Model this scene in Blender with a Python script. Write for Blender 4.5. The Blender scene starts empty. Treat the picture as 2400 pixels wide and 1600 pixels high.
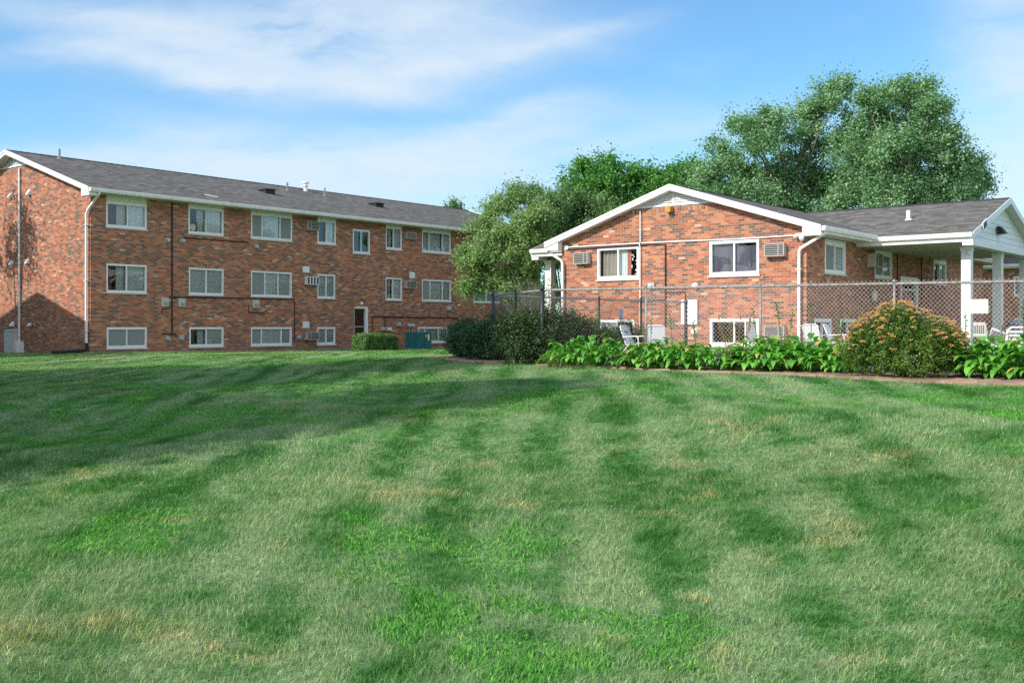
import bpy, math, random
import numpy as np
from math import radians, sin, cos, pi, sqrt, atan2
random.seed(7); RNG = np.random.default_rng(7)
SC = bpy.context.scene; COL = SC.collection

# ------------------------------------------------------------------ camera model used to survey the site
F, CX, HY, EYE = 2430.0, 1200.0, 765.0, 1.6
D1 = np.array([.6317, .7752]); D2 = np.array([-.7752, .6317])
ROT = atan2(D1[1], D1[0])
def at_depth(px, py, Y): return ((px-CX)/F*Y, Y, EYE+(HY-py)/F*Y)
def hit(px, o, d):
    r = (px-CX)/F
    t = (r*o[1]-o[0])/(d[0]-r*d[1])
    return t, o[1]+t*d[1]
def zat(py, Y): return EYE+(HY-py)/F*Y

# ------------------------------------------------------------------ mesh builder
class MB:
    def __init__(s): s.v=[]; s.f=[]; s.uv=[]; s.mi=[]
    def face(s, pts, uv=None, m=0):
        b=len(s.v); s.v+= [tuple(p) for p in pts]; s.f.append(tuple(range(b,b+len(pts))))
        s.uv.append(uv if uv else [(0,0)]*len(pts)); s.mi.append(m)
    def box(s, x0,x1,y0,y1,z0,z1, m=0):
        if x0>x1:x0,x1=x1,x0
        if y0>y1:y0,y1=y1,y0
        if z0>z1:z0,z1=z1,z0
        s.hexa([(x0,y0,z0),(x1,y0,z0),(x1,y1,z0),(x0,y1,z0)],[(x0,y0,z1),(x1,y0,z1),(x1,y1,z1),(x0,y1,z1)],m)
    def hexa(s, lo, hi, m=0):
        n=len(lo); b=len(s.v); s.v+=[tuple(p) for p in lo]+[tuple(p) for p in hi]
        fs=[tuple(b+i for i in reversed(range(n))), tuple(b+n+i for i in range(n))]
        for i in range(n):
            j=(i+1)%n; fs.append((b+i,b+j,b+n+j,b+n+i))
        for f in fs: s.f.append(f); s.uv.append([(0,0)]*len(f)); s.mi.append(m)
    def tube(s, pts, r, n=8, r1=None, caps=True, m=0):
        pts=[np.array(p,float) for p in pts]; L=len(pts); b=len(s.v)
        rr=r if isinstance(r,(list,tuple)) else [r+( (r1-r)*i/(L-1) if r1 is not None else 0) for i in range(L)]
        prev=None
        for i,p in enumerate(pts):
            d=(pts[min(i+1,L-1)]-pts[max(i-1,0)]); d=d/(np.linalg.norm(d)+1e-9)
            if prev is None:
                a=np.array([0,0,1.]) if abs(d[2])<.9 else np.array([1.,0,0])
            else: a=prev
            u=a-d*np.dot(a,d); u/=np.linalg.norm(u)+1e-9; w=np.cross(d,u); prev=u
            for k in range(n):
                an=2*pi*(k+.5)/n; s.v.append(tuple(p+rr[i]*(cos(an)*u+sin(an)*w)))
        for i in range(L-1):
            for k in range(n):
                k2=(k+1)%n; s.f.append((b+i*n+k,b+i*n+k2,b+(i+1)*n+k2,b+(i+1)*n+k)); s.uv.append([(0,0)]*4); s.mi.append(m)
        if caps:
            s.f.append(tuple(b+k for k in reversed(range(n)))); s.uv.append([(0,0)]*n); s.mi.append(m)
            s.f.append(tuple(b+(L-1)*n+k for k in range(n))); s.uv.append([(0,0)]*n); s.mi.append(m)
    def disc(s, c, ax, prof, n=14, m=0):
        """lathe: prof = [(along, radius)...] about axis ax from c"""
        c=np.array(c,float); ax=np.array(ax,float); ax/=np.linalg.norm(ax)
        s.tube([c+ax*a for a,_ in prof],[r for _,r in prof],n,caps=True,m=m)
    def build(s, name, mat, parent=None, smooth=False):
        me=bpy.data.meshes.new(name); me.from_pydata(s.v,[],s.f)
        mats=mat if isinstance(mat,(list,tuple)) else [mat]
        for q in mats: me.materials.append(q)
        if len(mats)>1: me.polygons.foreach_set('material_index', s.mi)
        uvl=me.uv_layers.new(name='UVMap'); flat=[c for u in s.uv for p in u for c in p]
        uvl.data.foreach_set('uv', flat)
        if smooth: me.polygons.foreach_set('use_smooth',[True]*len(me.polygons))
        me.update()
        o=bpy.data.objects.new(name,me); COL.objects.link(o)
        if parent: o.parent=parent
        return o
def np_mesh(name, co, faces, mat, parent=None, attrs=None, smooth=False):
    """co Nx3, faces MxK (uniform K) numpy"""
    me=bpy.data.meshes.new(name); n=len(co); m,k=faces.shape
    me.vertices.add(n); me.vertices.foreach_set('co', np.ascontiguousarray(co,dtype=np.float32).ravel())
    me.loops.add(m*k); me.loops.foreach_set('vertex_index', np.ascontiguousarray(faces,dtype=np.int32).ravel())
    me.polygons.add(m); me.polygons.foreach_set('loop_start', np.arange(0,m*k,k,dtype=np.int32))
    try: me.polygons.foreach_set('loop_total', np.full(m,k,dtype=np.int32))
    except Exception: pass
    if smooth: me.polygons.foreach_set('use_smooth', np.ones(m,dtype=bool))
    for an,av in (attrs or {}).items():
        a=me.attributes.new(an,'FLOAT','POINT'); a.data.foreach_set('value', np.ascontiguousarray(av,dtype=np.float32))
    me.materials.append(mat); me.update(calc_edges=True)
    o=bpy.data.objects.new(name,me); COL.objects.link(o)
    if parent: o.parent=parent
    return o
def tag(o,label=None,cat=None,group=None,kind=None):
    if label:o['label']=label
    if cat:o['category']=cat
    if group:o['group']=group
    if kind:o['kind']=kind
    return o
def thing(name,label,cat,loc=(0,0,0),rz=0,group=None):
    o=bpy.data.objects.new(name,None); COL.objects.link(o); o.location=loc; o.rotation_euler=(0,0,rz); o.empty_display_size=.2
    return tag(o,label,cat,group)
def copy_tree(o,parent=None):
    c=o.copy(); COL.objects.link(c); c.parent=parent
    for ch in list(o.children): copy_tree(ch,c)
    return c

# ------------------------------------------------------------------ materials
class NT:
    def __init__(s,name,world=False):
        if world: s.m=bpy.data.worlds.new(name); s.m.use_nodes=True
        else: s.m=bpy.data.materials.new(name); s.m.use_nodes=True
        s.t=s.m.node_tree; s.t.nodes.clear()
    def n(s,ty,**kw):
        x=s.t.nodes.new(ty)
        for k,v in kw.items(): setattr(x,k,v)
        return x
    def put(s,sock,v):
        if v is None: return
        if hasattr(v,'is_output') or isinstance(v,bpy.types.NodeSocket): s.t.links.new(v,sock)
        else:
            if hasattr(sock.default_value,'__len__') and not hasattr(v,'__len__'): v=(v,)*len(sock.default_value)
            if hasattr(v,'__len__') and hasattr(sock.default_value,'__len__') and len(sock.default_value)==4 and len(v)==3: v=tuple(v)+(1,)
            sock.default_value=v
    def math(s,op,a,b=None,c=None,clamp=False):
        x=s.n('ShaderNodeMath',operation=op); x.use_clamp=clamp
        s.put(x.inputs[0],a); s.put(x.inputs[1],b) if b is not None else None
        if c is not None: s.put(x.inputs[2],c)
        return x.outputs[0]
    def mix(s,f,a,b,mode='MIX'):
        x=s.n('ShaderNodeMix',data_type='RGBA',blend_type=mode); s.put(x.inputs[0],f); s.put(x.inputs[6],a); s.put(x.inputs[7],b); return x.outputs[2]
    def ramp(s,f,stops,interp='LINEAR'):
        x=s.n('ShaderNodeValToRGB'); r=x.color_ramp; r.interpolation=interp
        while len(r.elements)<len(stops): r.elements.new(.5)
        for e,(p,c) in zip(r.elements,stops):
            e.position=p; e.color=(c if hasattr(c,'__len__') else (c,c,c))+((1,) if (not hasattr(c,'__len__') or len(c)==3) else ())
        s.put(x.inputs[0],f); return x.outputs[0]
    def noise(s,vec,scale,detail=3,rough=.55,dist=0,out=0,dims='3D'):
        x=s.n('ShaderNodeTexNoise',noise_dimensions=dims); s.put(x.inputs['Vector'],vec); x.inputs['Scale'].default_value=scale
        x.inputs['Detail'].default_value=detail; x.inputs['Roughness'].default_value=rough; x.inputs['Distortion'].default_value=dist
        return x.outputs[out]
    def coord(s,which='Object'): return s.n('ShaderNodeTexCoord').outputs[which]
    def mapping(s,v,loc=(0,0,0),rot=(0,0,0),scale=(1,1,1)):
        x=s.n('ShaderNodeMapping'); s.put(x.inputs[0],v); x.inputs[1].default_value=loc; x.inputs[2].default_value=rot; x.inputs[3].default_value=scale; return x.outputs[0]
    def sep(s,v):
        x=s.n('ShaderNodeSeparateXYZ'); s.put(x.inputs[0],v); return x.outputs
    def comb(s,x_,y_,z_=0.):
        x=s.n('ShaderNodeCombineXYZ'); s.put(x.inputs[0],x_); s.put(x.inputs[1],y_); s.put(x.inputs[2],z_); return x.outputs[0]
    def attr(s,name,out='Fac'):
        x=s.n('ShaderNodeAttribute'); x.attribute_name=name; return x.outputs[out]
    def bump(s,h,strength=.3,dist=.01):
        x=s.n('ShaderNodeBump'); x.inputs['Strength'].default_value=strength; x.inputs['Distance'].default_value=dist; s.put(x.inputs['Height'],h); return x.outputs[0]
    def principled(s,col,rough=.7,bump=None,spec=.3,metal=0,out=True):
        p=s.n('ShaderNodeBsdfPrincipled'); s.put(p.inputs['Base Color'],col); s.put(p.inputs['Roughness'],rough)
        p.inputs['Specular IOR Level'].default_value=spec; p.inputs['Metallic'].default_value=metal
        if bump is not None: s.put(p.inputs['Normal'],bump)
        if out: s.out(p.outputs[0])
        return p.outputs[0]
    def out(s,sh):
        o=s.n('ShaderNodeOutputMaterial'); s.t.links.new(sh,o.inputs[0])

def paint(name,col,rough=.5,var=.08,scale=6,spec=.35,metal=0,dirt=None):
    t=NT(name); c=t.coord(); f=t.noise(c,scale,4,.6)
    k=tuple(x*(1-var) for x in col); k2=tuple(min(1,x*(1+var)) for x in col)
    colr=t.ramp(f,[(.3,k),(.7,k2)])
    if dirt:
        g=t.noise(t.mapping(c,scale=(3,3,.6)),2.5,5,.7); colr=t.mix(t.ramp(g,[(.46,0.),(.72,.6)]),colr,dirt)
    t.principled(colr,rough,t.bump(f,.15,.004),spec,metal); return t.m

BW,BH,BM=.25,.0832,.013
def brick_mat(name,vertical=False,base_dirt=.9):
    t=NT(name); c=t.coord(); x,y,z=t.sep(c)
    u=t.math('ADD',x,y); v=z
    if vertical: u,v=v,u
    row=t.math('FLOOR',t.math('DIVIDE',v,BH)); fv=t.math('FRACT',t.math('DIVIDE',v,BH))
    if vertical: row_off=0.; uu=t.math('DIVIDE',t.math('ADD',u,.03),BW)
    else: uu=t.math('ADD',t.math('DIVIDE',u,BW),t.math('MULTIPLY',t.math('PINGPONG',row,1.),.5))
    colm=t.math('FLOOR',uu); fu=t.math('FRACT',uu)
    wn=t.n('ShaderNodeTexWhiteNoise',noise_dimensions='2D'); t.put(wn.inputs[0],t.comb(colm,row)); rnd=wn.outputs[0]; rc=wn.outputs[1]
    big=t.noise(c,.35,2,.5)
    sel=t.math('ADD',rnd,t.math('MULTIPLY',t.math('SUBTRACT',big,.5),.12))
    col=t.ramp(sel,[(0,(.18,.115,.092)),(.17,(.23,.138,.103)),(.29,(.385,.132,.072)),(.46,(.45,.168,.085)),(.64,(.35,.114,.067)),(.76,(.46,.20,.104)),(.89,(.40,.186,.118)),(.978,(.50,.34,.225))],'CONSTANT')
    r2=t.sep(rc)[0]
    hsv=t.n('ShaderNodeHueSaturation'); t.put(hsv.inputs['Value'],t.math('ADD',t.math('MULTIPLY',r2,.3),.86)); t.put(hsv.inputs['Color'],col); col=hsv.outputs[0]
    fine=t.noise(c,28,4,.65); col=t.mix(.35,col,t.mix(1.,col,t.ramp(fine,[(.3,.6),(.7,1.35)]),'MULTIPLY'))
    tonal=t.noise(t.mapping(c,scale=(.7,.7,.45)),.8,5,.6); col=t.mix(1.,col,t.ramp(tonal,[(.3,(.84,.83,.83)),(.7,(1.1,1.09,1.08))]),'MULTIPLY')
    # mortar
    mu=BM/BW/2; mv=BM/BH/2
    eu=t.math('MINIMUM',fu,t.math('SUBTRACT',1.,fu)); ev=t.math('MINIMUM',fv,t.math('SUBTRACT',1.,fv))
    mort=t.math('MAXIMUM',t.math('LESS_THAN',eu,mu),t.math('LESS_THAN',ev,mv))
    mcol=t.ramp(t.noise(c,5,4,.6),[(.3,(.34,.25,.20)),(.7,(.45,.345,.275))])
    col=t.mix(mort,col,mcol)
    run=t.noise(t.mapping(c,scale=(2.2,2.2,.22)),1.3,4,.6); col=t.mix(t.ramp(run,[(.56,0.),(.75,.28)]),col,(.16,.12,.105))
    # weather stains at foot of wall
    st=t.math('MULTIPLY',t.ramp(z,[(0,1.),(1,0.)]),base_dirt)
    lowm=t.math('SUBTRACT',1.,t.math('DIVIDE',t.math('SUBTRACT',z,.5),.5),clamp=True)
    stain=t.math('MULTIPLY',lowm,t.ramp(t.noise(c,1.6,5,.7),[(.3,0.),(.6,.75)]))
    col=t.mix(stain,col,(.17,.14,.12))
    t.principled(col,.88,t.bump(t.math('SUBTRACT',t.math('MULTIPLY',fine,.3),mort),.5,.006),.15)
    return t.m
def shingle_mat(name,tone=1.0):
    t=NT(name); uv=t.coord('UV'); x,y,_=t.sep(uv)
    r=t.math('DIVIDE',y,.135); row=t.math('FLOOR',r); fr=t.math('FRACT',r)
    wn0=t.n('ShaderNodeTexWhiteNoise',noise_dimensions='1D'); t.put(wn0.inputs['W'],row)
    xs=t.math('ADD',t.math('DIVIDE',x,.30),t.math('MULTIPLY',wn0.outputs[0],7.)); cell=t.math('FLOOR',xs)
    wn=t.n('ShaderNodeTexWhiteNoise',noise_dimensions='2D'); t.put(wn.inputs[0],t.comb(cell,row))
    f=t.math('ADD',t.math('MULTIPLY',wn.outputs[0],.55),t.math('MULTIPLY',t.noise(t.comb(x,t.math('MULTIPLY',y,3.)),2.2,4,.6),.5))
    a=tuple(k*tone for k in (.066,.062,.058)); b=tuple(k*tone for k in (.137,.129,.12)); c=tuple(k*tone for k in (.225,.207,.188))
    col=t.ramp(f,[(.1,a),(.5,b),(.95,c)])
    col=t.mix(t.math('MULTIPLY',t.math('LESS_THAN',fr,.2),.6),col,(.02,.02,.022))
    gr=t.noise(uv,90,2,.7); col=t.mix(.3,col,t.mix(1.,col,t.ramp(gr,[(.3,.4),(.7,1.7)]),'MULTIPLY'))
    st=t.noise(t.mapping(uv,scale=(1.5,.25,1)),1.,4,.6); col=t.mix(t.ramp(st,[(.5,0.),(.8,.3)]),col,(.045,.045,.05))
    t.principled(col,.93,t.bump(t.math('ADD',t.math('MULTIPLY',fr,-.6),t.math('MULTIPLY',wn.outputs[0],.5)),.5,.012),.15); return t.m
def leaf_mat(name,cols,trans=.35,rough=.5,spec=.35):
    t=NT(name); r=t.attr('rnd'); c=t.coord()
    f=t.math('ADD',t.math('MULTIPLY',r,.75),t.math('MULTIPLY',t.noise(c,.8,2,.5),.35))
    n=len(cols); col=t.ramp(f,[((.08+.9*i/(n-1)) if n<5 else (.08,.36,.64,.92,1.0)[i],cols[i]) for i in range(n)])
    p=t.principled(col,rough,None,spec,out=False)
    tr=t.n('ShaderNodeBsdfTranslucent'); t.put(tr.inputs[0],t.mix(1.,col,(1.25,1.35,.6),'MULTIPLY'))
    mx=t.n('ShaderNodeMixShader'); mx.inputs[0].default_value=trans; t.t.links.new(p,mx.inputs[1]); t.t.links.new(tr.outputs[0],mx.inputs[2]); t.out(mx.outputs[0]); return t.m
def glass_mat():
    t=NT('window_glass'); fr=t.n('ShaderNodeFresnel'); fr.inputs[0].default_value=1.5
    tr=t.n('ShaderNodeBsdfTransparent'); tr.inputs[0].default_value=(.93,.96,.96,1); g=t.n('ShaderNodeBsdfGlossy'); g.inputs['Roughness'].default_value=.02
    b=t.bump(t.noise(t.coord(),.9,2,.5),.25,.02); t.put(g.inputs['Normal'],b)
    mx=t.n('ShaderNodeMixShader'); t.put(mx.inputs[0],t.math('ADD',t.math('MULTIPLY',fr.outputs[0],1.),.05,clamp=True)); t.t.links.new(tr.outputs[0],mx.inputs[1]); t.t.links.new(g.outputs[0],mx.inputs[2]); t.out(mx.outputs[0]); return t.m
def bark_mat(name,a=(.10,.075,.055),b=(.22,.18,.14)):
    t=NT(name); c=t.mapping(t.coord(),scale=(6,6,1.2)); f=t.noise(c,3,5,.7); t.principled(t.ramp(f,[(.3,a),(.7,b)]),.9,t.bump(f,.8,.02),.1); return t.m

# lawn palette shared by turf and blades
def lawn_col(t,c,blade=False):
    x,y,z=t.sep(c)
    # slow patches, drawn out along the mowing direction
    m1=t.noise(t.mapping(c,rot=(0,0,radians(3)),scale=(.95,.14,.1)),1.,3,.55,.5)
    m2=t.noise(t.mapping(c,rot=(0,0,radians(35)),scale=(1.15,.62,.1)),1.,4,.6,.8)
    m3=t.noise(t.mapping(c,scale=(1,1,.1)),3.1,4,.65)
    m4=t.noise(t.mapping(c,scale=(1,1,.1)),10.,3,.6)
    wv=t.n('ShaderNodeTexWave',wave_type='BANDS',bands_direction='X'); t.put(wv.inputs[0],t.mapping(c,rot=(0,0,radians(2)),scale=(1,1,1))); wv.inputs['Scale'].default_value=.42; wv.inputs['Distortion'].default_value=3.2; wv.inputs['Detail'].default_value=1; wv.inputs['Detail Scale'].default_value=.4
    far=t.math('MULTIPLY',t.math('SUBTRACT',y,5.),.11,clamp=True); m1=t.math('ADD',.5,t.math('MULTIPLY',t.math('SUBTRACT',m1,.5),t.math('ADD',t.math('MULTIPLY',far,.7),.3)))
    f=t.math('ADD',t.math('MULTIPLY',m1,.34),t.math('ADD',t.math('MULTIPLY',m2,.38),t.math('ADD',t.math('MULTIPLY',m3,.26),t.math('ADD',t.math('MULTIPLY',m4,.16),t.math('MULTIPLY',wv.outputs[1],.06)))))
    col=t.ramp(f,[(.50,GR[0]),(.56,GR[1]),(.615,GR[2]),(.71,GR[3])])
    dry=t.noise(t.mapping(c,loc=(3,8,0),scale=(1,1,.1)),1.7,6,.78)
    near=t.math('SUBTRACT',1.,t.math('DIVIDE',y,26.),clamp=True)
    if blade:
        col=t.mix(t.attr('dry'),col,GR[4]); return t.mix(t.math('MULTIPLY',t.attr('clo'),.85),col,GR[5])
    dm=t.math('MULTIPLY',t.ramp(dry,[(.56,0.),(.72,.75)]),t.math('ADD',t.math('MULTIPLY',near,.8),.15))
    col=t.mix(dm,col,GR[4])
    clo=t.noise(t.mapping(c,loc=(-5,2,0),scale=(1,1,.1)),.62,4,.62)
    col=t.mix(t.math('MULTIPLY',t.ramp(clo,[(.56,0.),(.66,.8)]),t.math('ADD',near,.15,clamp=True)),col,GR[5])
    return col
GR=[(0.038,0.147,0.022),(0.091,0.237,0.059),(0.198,0.320,0.135),(0.272,0.383,0.179),(0.566,0.441,0.227),(0.086,0.315,0.032)]
def grass_mat():
    t=NT('grass_blades'); c=t.coord(); r=t.attr('rnd'); h=t.attr('hgt')
    col=lawn_col(t,c,True)
    col=t.mix(1.,col,t.ramp(r,[(0,(.62,.66,.6)),(.5,(1.,1.,1.)),(.86,(1.3,1.28,1.25)),(.93,(1.9,1.55,1.35)),(1,(2.3,1.7,1.4))]),'MULTIPLY')
    p=t.principled(col,.5,None,.35,out=False); tr=t.n('ShaderNodeBsdfTranslucent'); t.put(tr.inputs[0],t.mix(1.,col,(1.1,1.2,.7),'MULTIPLY'))
    mx=t.n('ShaderNodeMixShader'); mx.inputs[0].default_value=.3; t.t.links.new(p,mx.inputs[1]); t.t.links.new(tr.outputs[0],mx.inputs[2]); t.out(mx.outputs[0]); return t.m
def turf_mat():
    t=NT('turf'); c=t.coord(); col=lawn_col(t,c)
    fine=t.noise(t.mapping(c,scale=(1,.5,1)),24,5,.75); fine2=t.noise(c,7,4,.7)
    col=t.mix(1.,col,t.ramp(fine,[(.25,.35),(.75,1.25)]),'MULTIPLY'); col=t.mix(1.,col,t.ramp(fine2,[(.3,.75),(.7,1.2)]),'MULTIPLY')
    t.principled(col,.95,t.bump(fine,1.,.03),.1); return t.m
def soil_mat(name,a,b,scale=9):
    t=NT(name); c=t.coord(); f=t.noise(c,scale,6,.75); g=t.noise(c,1.3,3,.5)
    col=t.mix(t.ramp(g,[(.4,0.),(.6,.6)]),t.ramp(f,[(.3,a),(.7,b)]),tuple(x*.6 for x in a)); t.principled(col,.95,t.bump(f,1.,.03),.1); return t.m
def curtain_mat(name,col,fx=22.,amt=.45):
    t=NT(name); x,y,z=t.sep(t.coord()); w=t.math('SINE',t.math('ADD',t.math('MULTIPLY',t.math('ADD',x,y),fx),t.math('MULTIPLY',t.noise(t.coord(),1.5,2),4.)))
    t.principled(t.mix(t.math('MULTIPLY',t.math('ADD',w,1.),amt*.3),col,tuple(q*.6 for q in col)),.85,None,.1); return t.m

M={}
M['brick']=brick_mat('brick'); M['soldier']=brick_mat('soldier_brick',True)
M['shingle']=shingle_mat('shingles'); M['ridge']=paint('ridge_cap',(.035,.035,.038),.9)
M['white']=paint('white_trim',(.80,.79,.77),.45,.04,3,dirt=(.55,.53,.5)); M['vinyl']=paint('white_vinyl',(.78,.79,.80),.35,.03)
M['soffit']=paint('soffit',(.62,.60,.56),.6,.05); M['ceiling']=paint('porch_ceiling_boards',(.50,.44,.39),.6,.05); M['cream']=paint('cream_panel',(.70,.68,.60),.55,.05)
M['siding']=paint('siding',(.66,.69,.71),.45,.04); M['steel']=paint('galvanised',(.42,.42,.43),.45,.15,20,metal=.4)
M['pipe']=paint('dark_conduit',(.055,.022,.02),.6,.2,12); M['greybox']=paint('grey_enamel',(.45,.46,.45),.5,.08)
M['ac']=paint('ac_case',(.47,.44,.40),.5,.1,9); M['acdark']=paint('ac_recess',(.05,.055,.06),.6)
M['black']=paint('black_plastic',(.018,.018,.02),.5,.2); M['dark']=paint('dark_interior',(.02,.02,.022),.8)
M['glass']=glass_mat(); M['stone_sill']=paint('sill',(.55,.52,.47),.7,.1)
M['blind']=curtain_mat('vertical_blind',(.56,.61,.61),60,.35); M['sheer']=curtain_mat('sheer_curtain',(.72,.78,.78),26,.5)
M['drape']=curtain_mat('olive_drape',(.42,.39,.33),30,.8); M['screen']=curtain_mat('insect_screen',(.25,.27,.27),200,.2)
M['night']=curtain_mat('dark_cloth',(.115,.11,.14),9,.9); M['red']=paint('pink_curtain',(.55,.2,.16),.8)
M['teal']=paint('teal_cabinet',(.02,.16,.17),.45,.15,2,dirt=(.03,.1,.1)); M['amber']=paint('amber_lens',(.46,.28,.07),.35)
M['paper']=paint('sticker',(.75,.75,.72),.6); M['yellow']=paint('warning_sticker',(.7,.45,.03),.5)
M['bark']=bark_mat('bark'); M['bark2']=bark_mat('grey_bark',(.16,.14,.12),(.34,.31,.28))
M['maple']=leaf_mat('maple_leaves',[(.065,.165,.085),(.15,.30,.15),(.28,.46,.26),(.48,.62,.45)],.3)
M['maple2']=leaf_mat('bright_maple_leaves',[(.045,.15,.035),(.085,.25,.055),(.14,.33,.085),(.24,.42,.14)],.35)
M['locust']=leaf_mat('pale_green_leaves',[(.085,.175,.06),(.17,.29,.11),(.29,.42,.19),(.46,.54,.28)],.4)
M['elm']=leaf_mat('elm_leaves',[(.06,.15,.055),(.12,.24,.09),(.21,.34,.145),(.36,.44,.22)],.35)
M['yew']=leaf_mat('yew_leaves',[(0.017,0.049,0.025),(0.030,0.086,0.038),(0.055,0.138,0.055),(0.097,0.193,0.082)],.15)
M['boxwood']=leaf_mat('boxwood_leaves',[(0.042,0.112,0.021),(0.077,0.196,0.042),(0.140,0.280,0.070),(0.238,0.364,0.126)],.25)
M['spirea']=leaf_mat('spirea_leaves',[(0.044,0.103,0.018),(0.081,0.176,0.030),(0.147,0.249,0.044),(0.235,0.293,0.074)],.3)
M['brownspirea']=leaf_mat('faded_spirea_leaves',[(.025,.06,.022),(.045,.095,.035),(.08,.13,.05),(.2,.15,.08)],.3)
M['flower']=leaf_mat('orange_blossom',[(.38,.22,.05),(.55,.30,.09),(.62,.38,.16),(.68,.34,.18)],.2)
M['hosta']=leaf_mat('hosta_leaves',[(0.052,0.187,0.017),(0.082,0.283,0.029),(0.127,0.387,0.045),(0.209,0.492,0.082),(.50,.42,.10)],.3,.5,.4)
M['lily']=leaf_mat('daylily_leaves',[(0.039,0.130,0.023),(0.078,0.208,0.039),(0.156,0.260,0.052),(0.390,0.338,0.130)],.3)
M['dryleaf']=leaf_mat('dry_stalks',[(.3,.17,.06),(.42,.27,.13),(.5,.33,.2)],.2); M['lilyflower']=paint('yellow_petals',(.75,.42,.04),.5)
M['grass']=grass_mat(); M['turf']=turf_mat()
M['soil']=soil_mat('bed_soil',(.27,.17,.115),(.55,.385,.28)); M['dirt']=soil_mat('worn_dirt',(.42,.29,.17),(.60,.44,.30),6)
M['concrete']=soil_mat('concrete',(.42,.39,.36),(.55,.52,.48),14); M['stone']=soil_mat('edging_stone',(.30,.21,.15),(.50,.36,.26),7)
M['sling']=curtain_mat('sling_fabric',(.66,.68,.73),120,.15); M['chairwhite']=paint('white_tube',(.82,.81,.78),.35,.03); M['plastic']=paint('white_plastic',(.70,.70,.72),.4,.03)
M['fence']=paint('fence_rail_coating',(.30,.28,.27),.5,.5,22,metal=.2); M['postgrey']=paint('post_coating',(.26,.25,.24),.5,.35,25,metal=.2); M['vinylwire']=paint('dark_vinyl_wire',(.12,.10,.095),.5,.2,9); M['wire']=paint('fence_wire',(.56,.47,.45),.5,.2,9,metal=.2); M['fenceblack']=paint('black_post_coating',(.03,.03,.035),.45,.2)
M['greysign']=paint('grey_sign',(.30,.33,.42),.5,.1)

# ------------------------------------------------------------------ terrain
LC=np.array(at_depth(212,0,41.05)[:2]); RC=np.array([9.327,32.84])
def Lw(x,y): return LC+x*D1+y*D2
def Rw(x,y): return RC+x*D1+y*D2
FA=np.array([.61,20.9]); FB=np.array([8.3,16.8]); FU=(FB-FA)/np.linalg.norm(FB-FA); FN=np.array([-abs(FU[1]),-abs(FU[0])])
ctrl=[(0,0,0),(-6,2,0),(6,2,.05),(0,5,.02),(-8,8,.05),(8,7,.25),(0,9,.22),(-6,13,.15),(4,13,.58),(-2,15,.42),(0,18,.66),
      (9,12.5,.80),(6,15,.82),(3,17.6,.83),(.8,20,.83),(-1.3,23,.82),(3,22,.83),(8,20,.85),(12,16,.9),(3,28,.82),(8,27,.85),(14,24,.9),
      (-6,20,.42),(-12,22,.3),(-14,30,.4),(-8,30,.5),(-4,32,.55),(-16,41,.55),(-10,48,.5),(-4,52,.46),(3,60,.5),(-20,44,.48),(-23,46,.44),
      (9,33,.78),(3,38,.78),(18,34,.85),(22,48,.85),(30,30,1.),(-30,20,.2),(-30,45,.4),(20,0,.4),(-20,0,.0),(0,-15,0),(0,90,.5),(60,60,.6),(-60,60,.4)]
bed_px=[(1030,840),(1060,846),(1120,850),(1300,858),(1500,867),(1700,876),(1900,885),(2100,895),(2400,905),(2700,915),(3300,935)]
bed_front=[np.array([(p-CX)/F*(.77*F/(q-HY)),.77*F/(q-HY)]) for p,q in bed_px]
ctrl+=[(float(q[0]),float(q[1]),.83) for q in bed_front]+[(float(q[0]*1.08),float(q[1]*1.08),.84) for q in bed_front[2:]]
CT=np.array(ctrl)
def gz(x,y):
    x=np.asarray(x,float); y=np.asarray(y,float)
    d2=(x[...,None]-CT[:,0])**2+(y[...,None]-CT[:,1])**2
    w=1./(d2+1.6)**1.7
    return (w*CT[:,2]).sum(-1)/w.sum(-1)
def g1(x,y): return float(gz(x,y))
def in_poly(px,py,poly):
    inside=np.zeros(px.shape,bool); n=len(poly)
    for i in range(n):
        x1,y1=poly[i]; x2,y2=poly[(i+1)%n]
        if y1==y2: continue
        c=((y1>py)!=(y2>py))&(px<(x2-x1)*(py-y1)/(y2-y1)+x1); inside^=c
    return inside
bed_back=[FB+FU*14-FN*.1, FB-FN*.1, FA-FN*.1+np.array([-.2,.3]), np.array([-.55,24.6]), np.array([-1.7,26.2]), np.array([-2.4,25.6])]
BED=[tuple(p) for p in bed_front+bed_back]
def grid_axis(a,b,st,far):
    xs=list(np.arange(a,b+1e-6,st)); s=st
    l=[];v=a
    while v>-far: s*=1.35; v-=s; l.append(v)
    s=st;r=[];v=b
    while v<far: s*=1.35; v+=s; r.append(v)
    return np.array(l[::-1]+xs+r)
gx=grid_axis(-34,34,.5,900); gy=grid_axis(-4,64,.5,900)
X,Y=np.meshgrid(gx,gy); Z=gz(X,Y)
Z+=.02*np.sin(X*1.1+.4*Y)*np.sin(Y*.8-.3*X)
def ground_z(x,y): return gz(x,y)+.02*np.sin(x*1.1+.4*y)*np.sin(y*.8-.3*x)
nx,ny=len(gx),len(gy); idx=np.arange(nx*ny).reshape(ny,nx)
fc=np.stack([idx[:-1,:-1],idx[:-1,1:],idx[1:,1:],idx[1:,:-1]],-1).reshape(-1,4)
tag(np_mesh('lawn',np.stack([X,Y,Z],-1).reshape(-1,3),fc,M['turf'],smooth=True),kind='structure')
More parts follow.
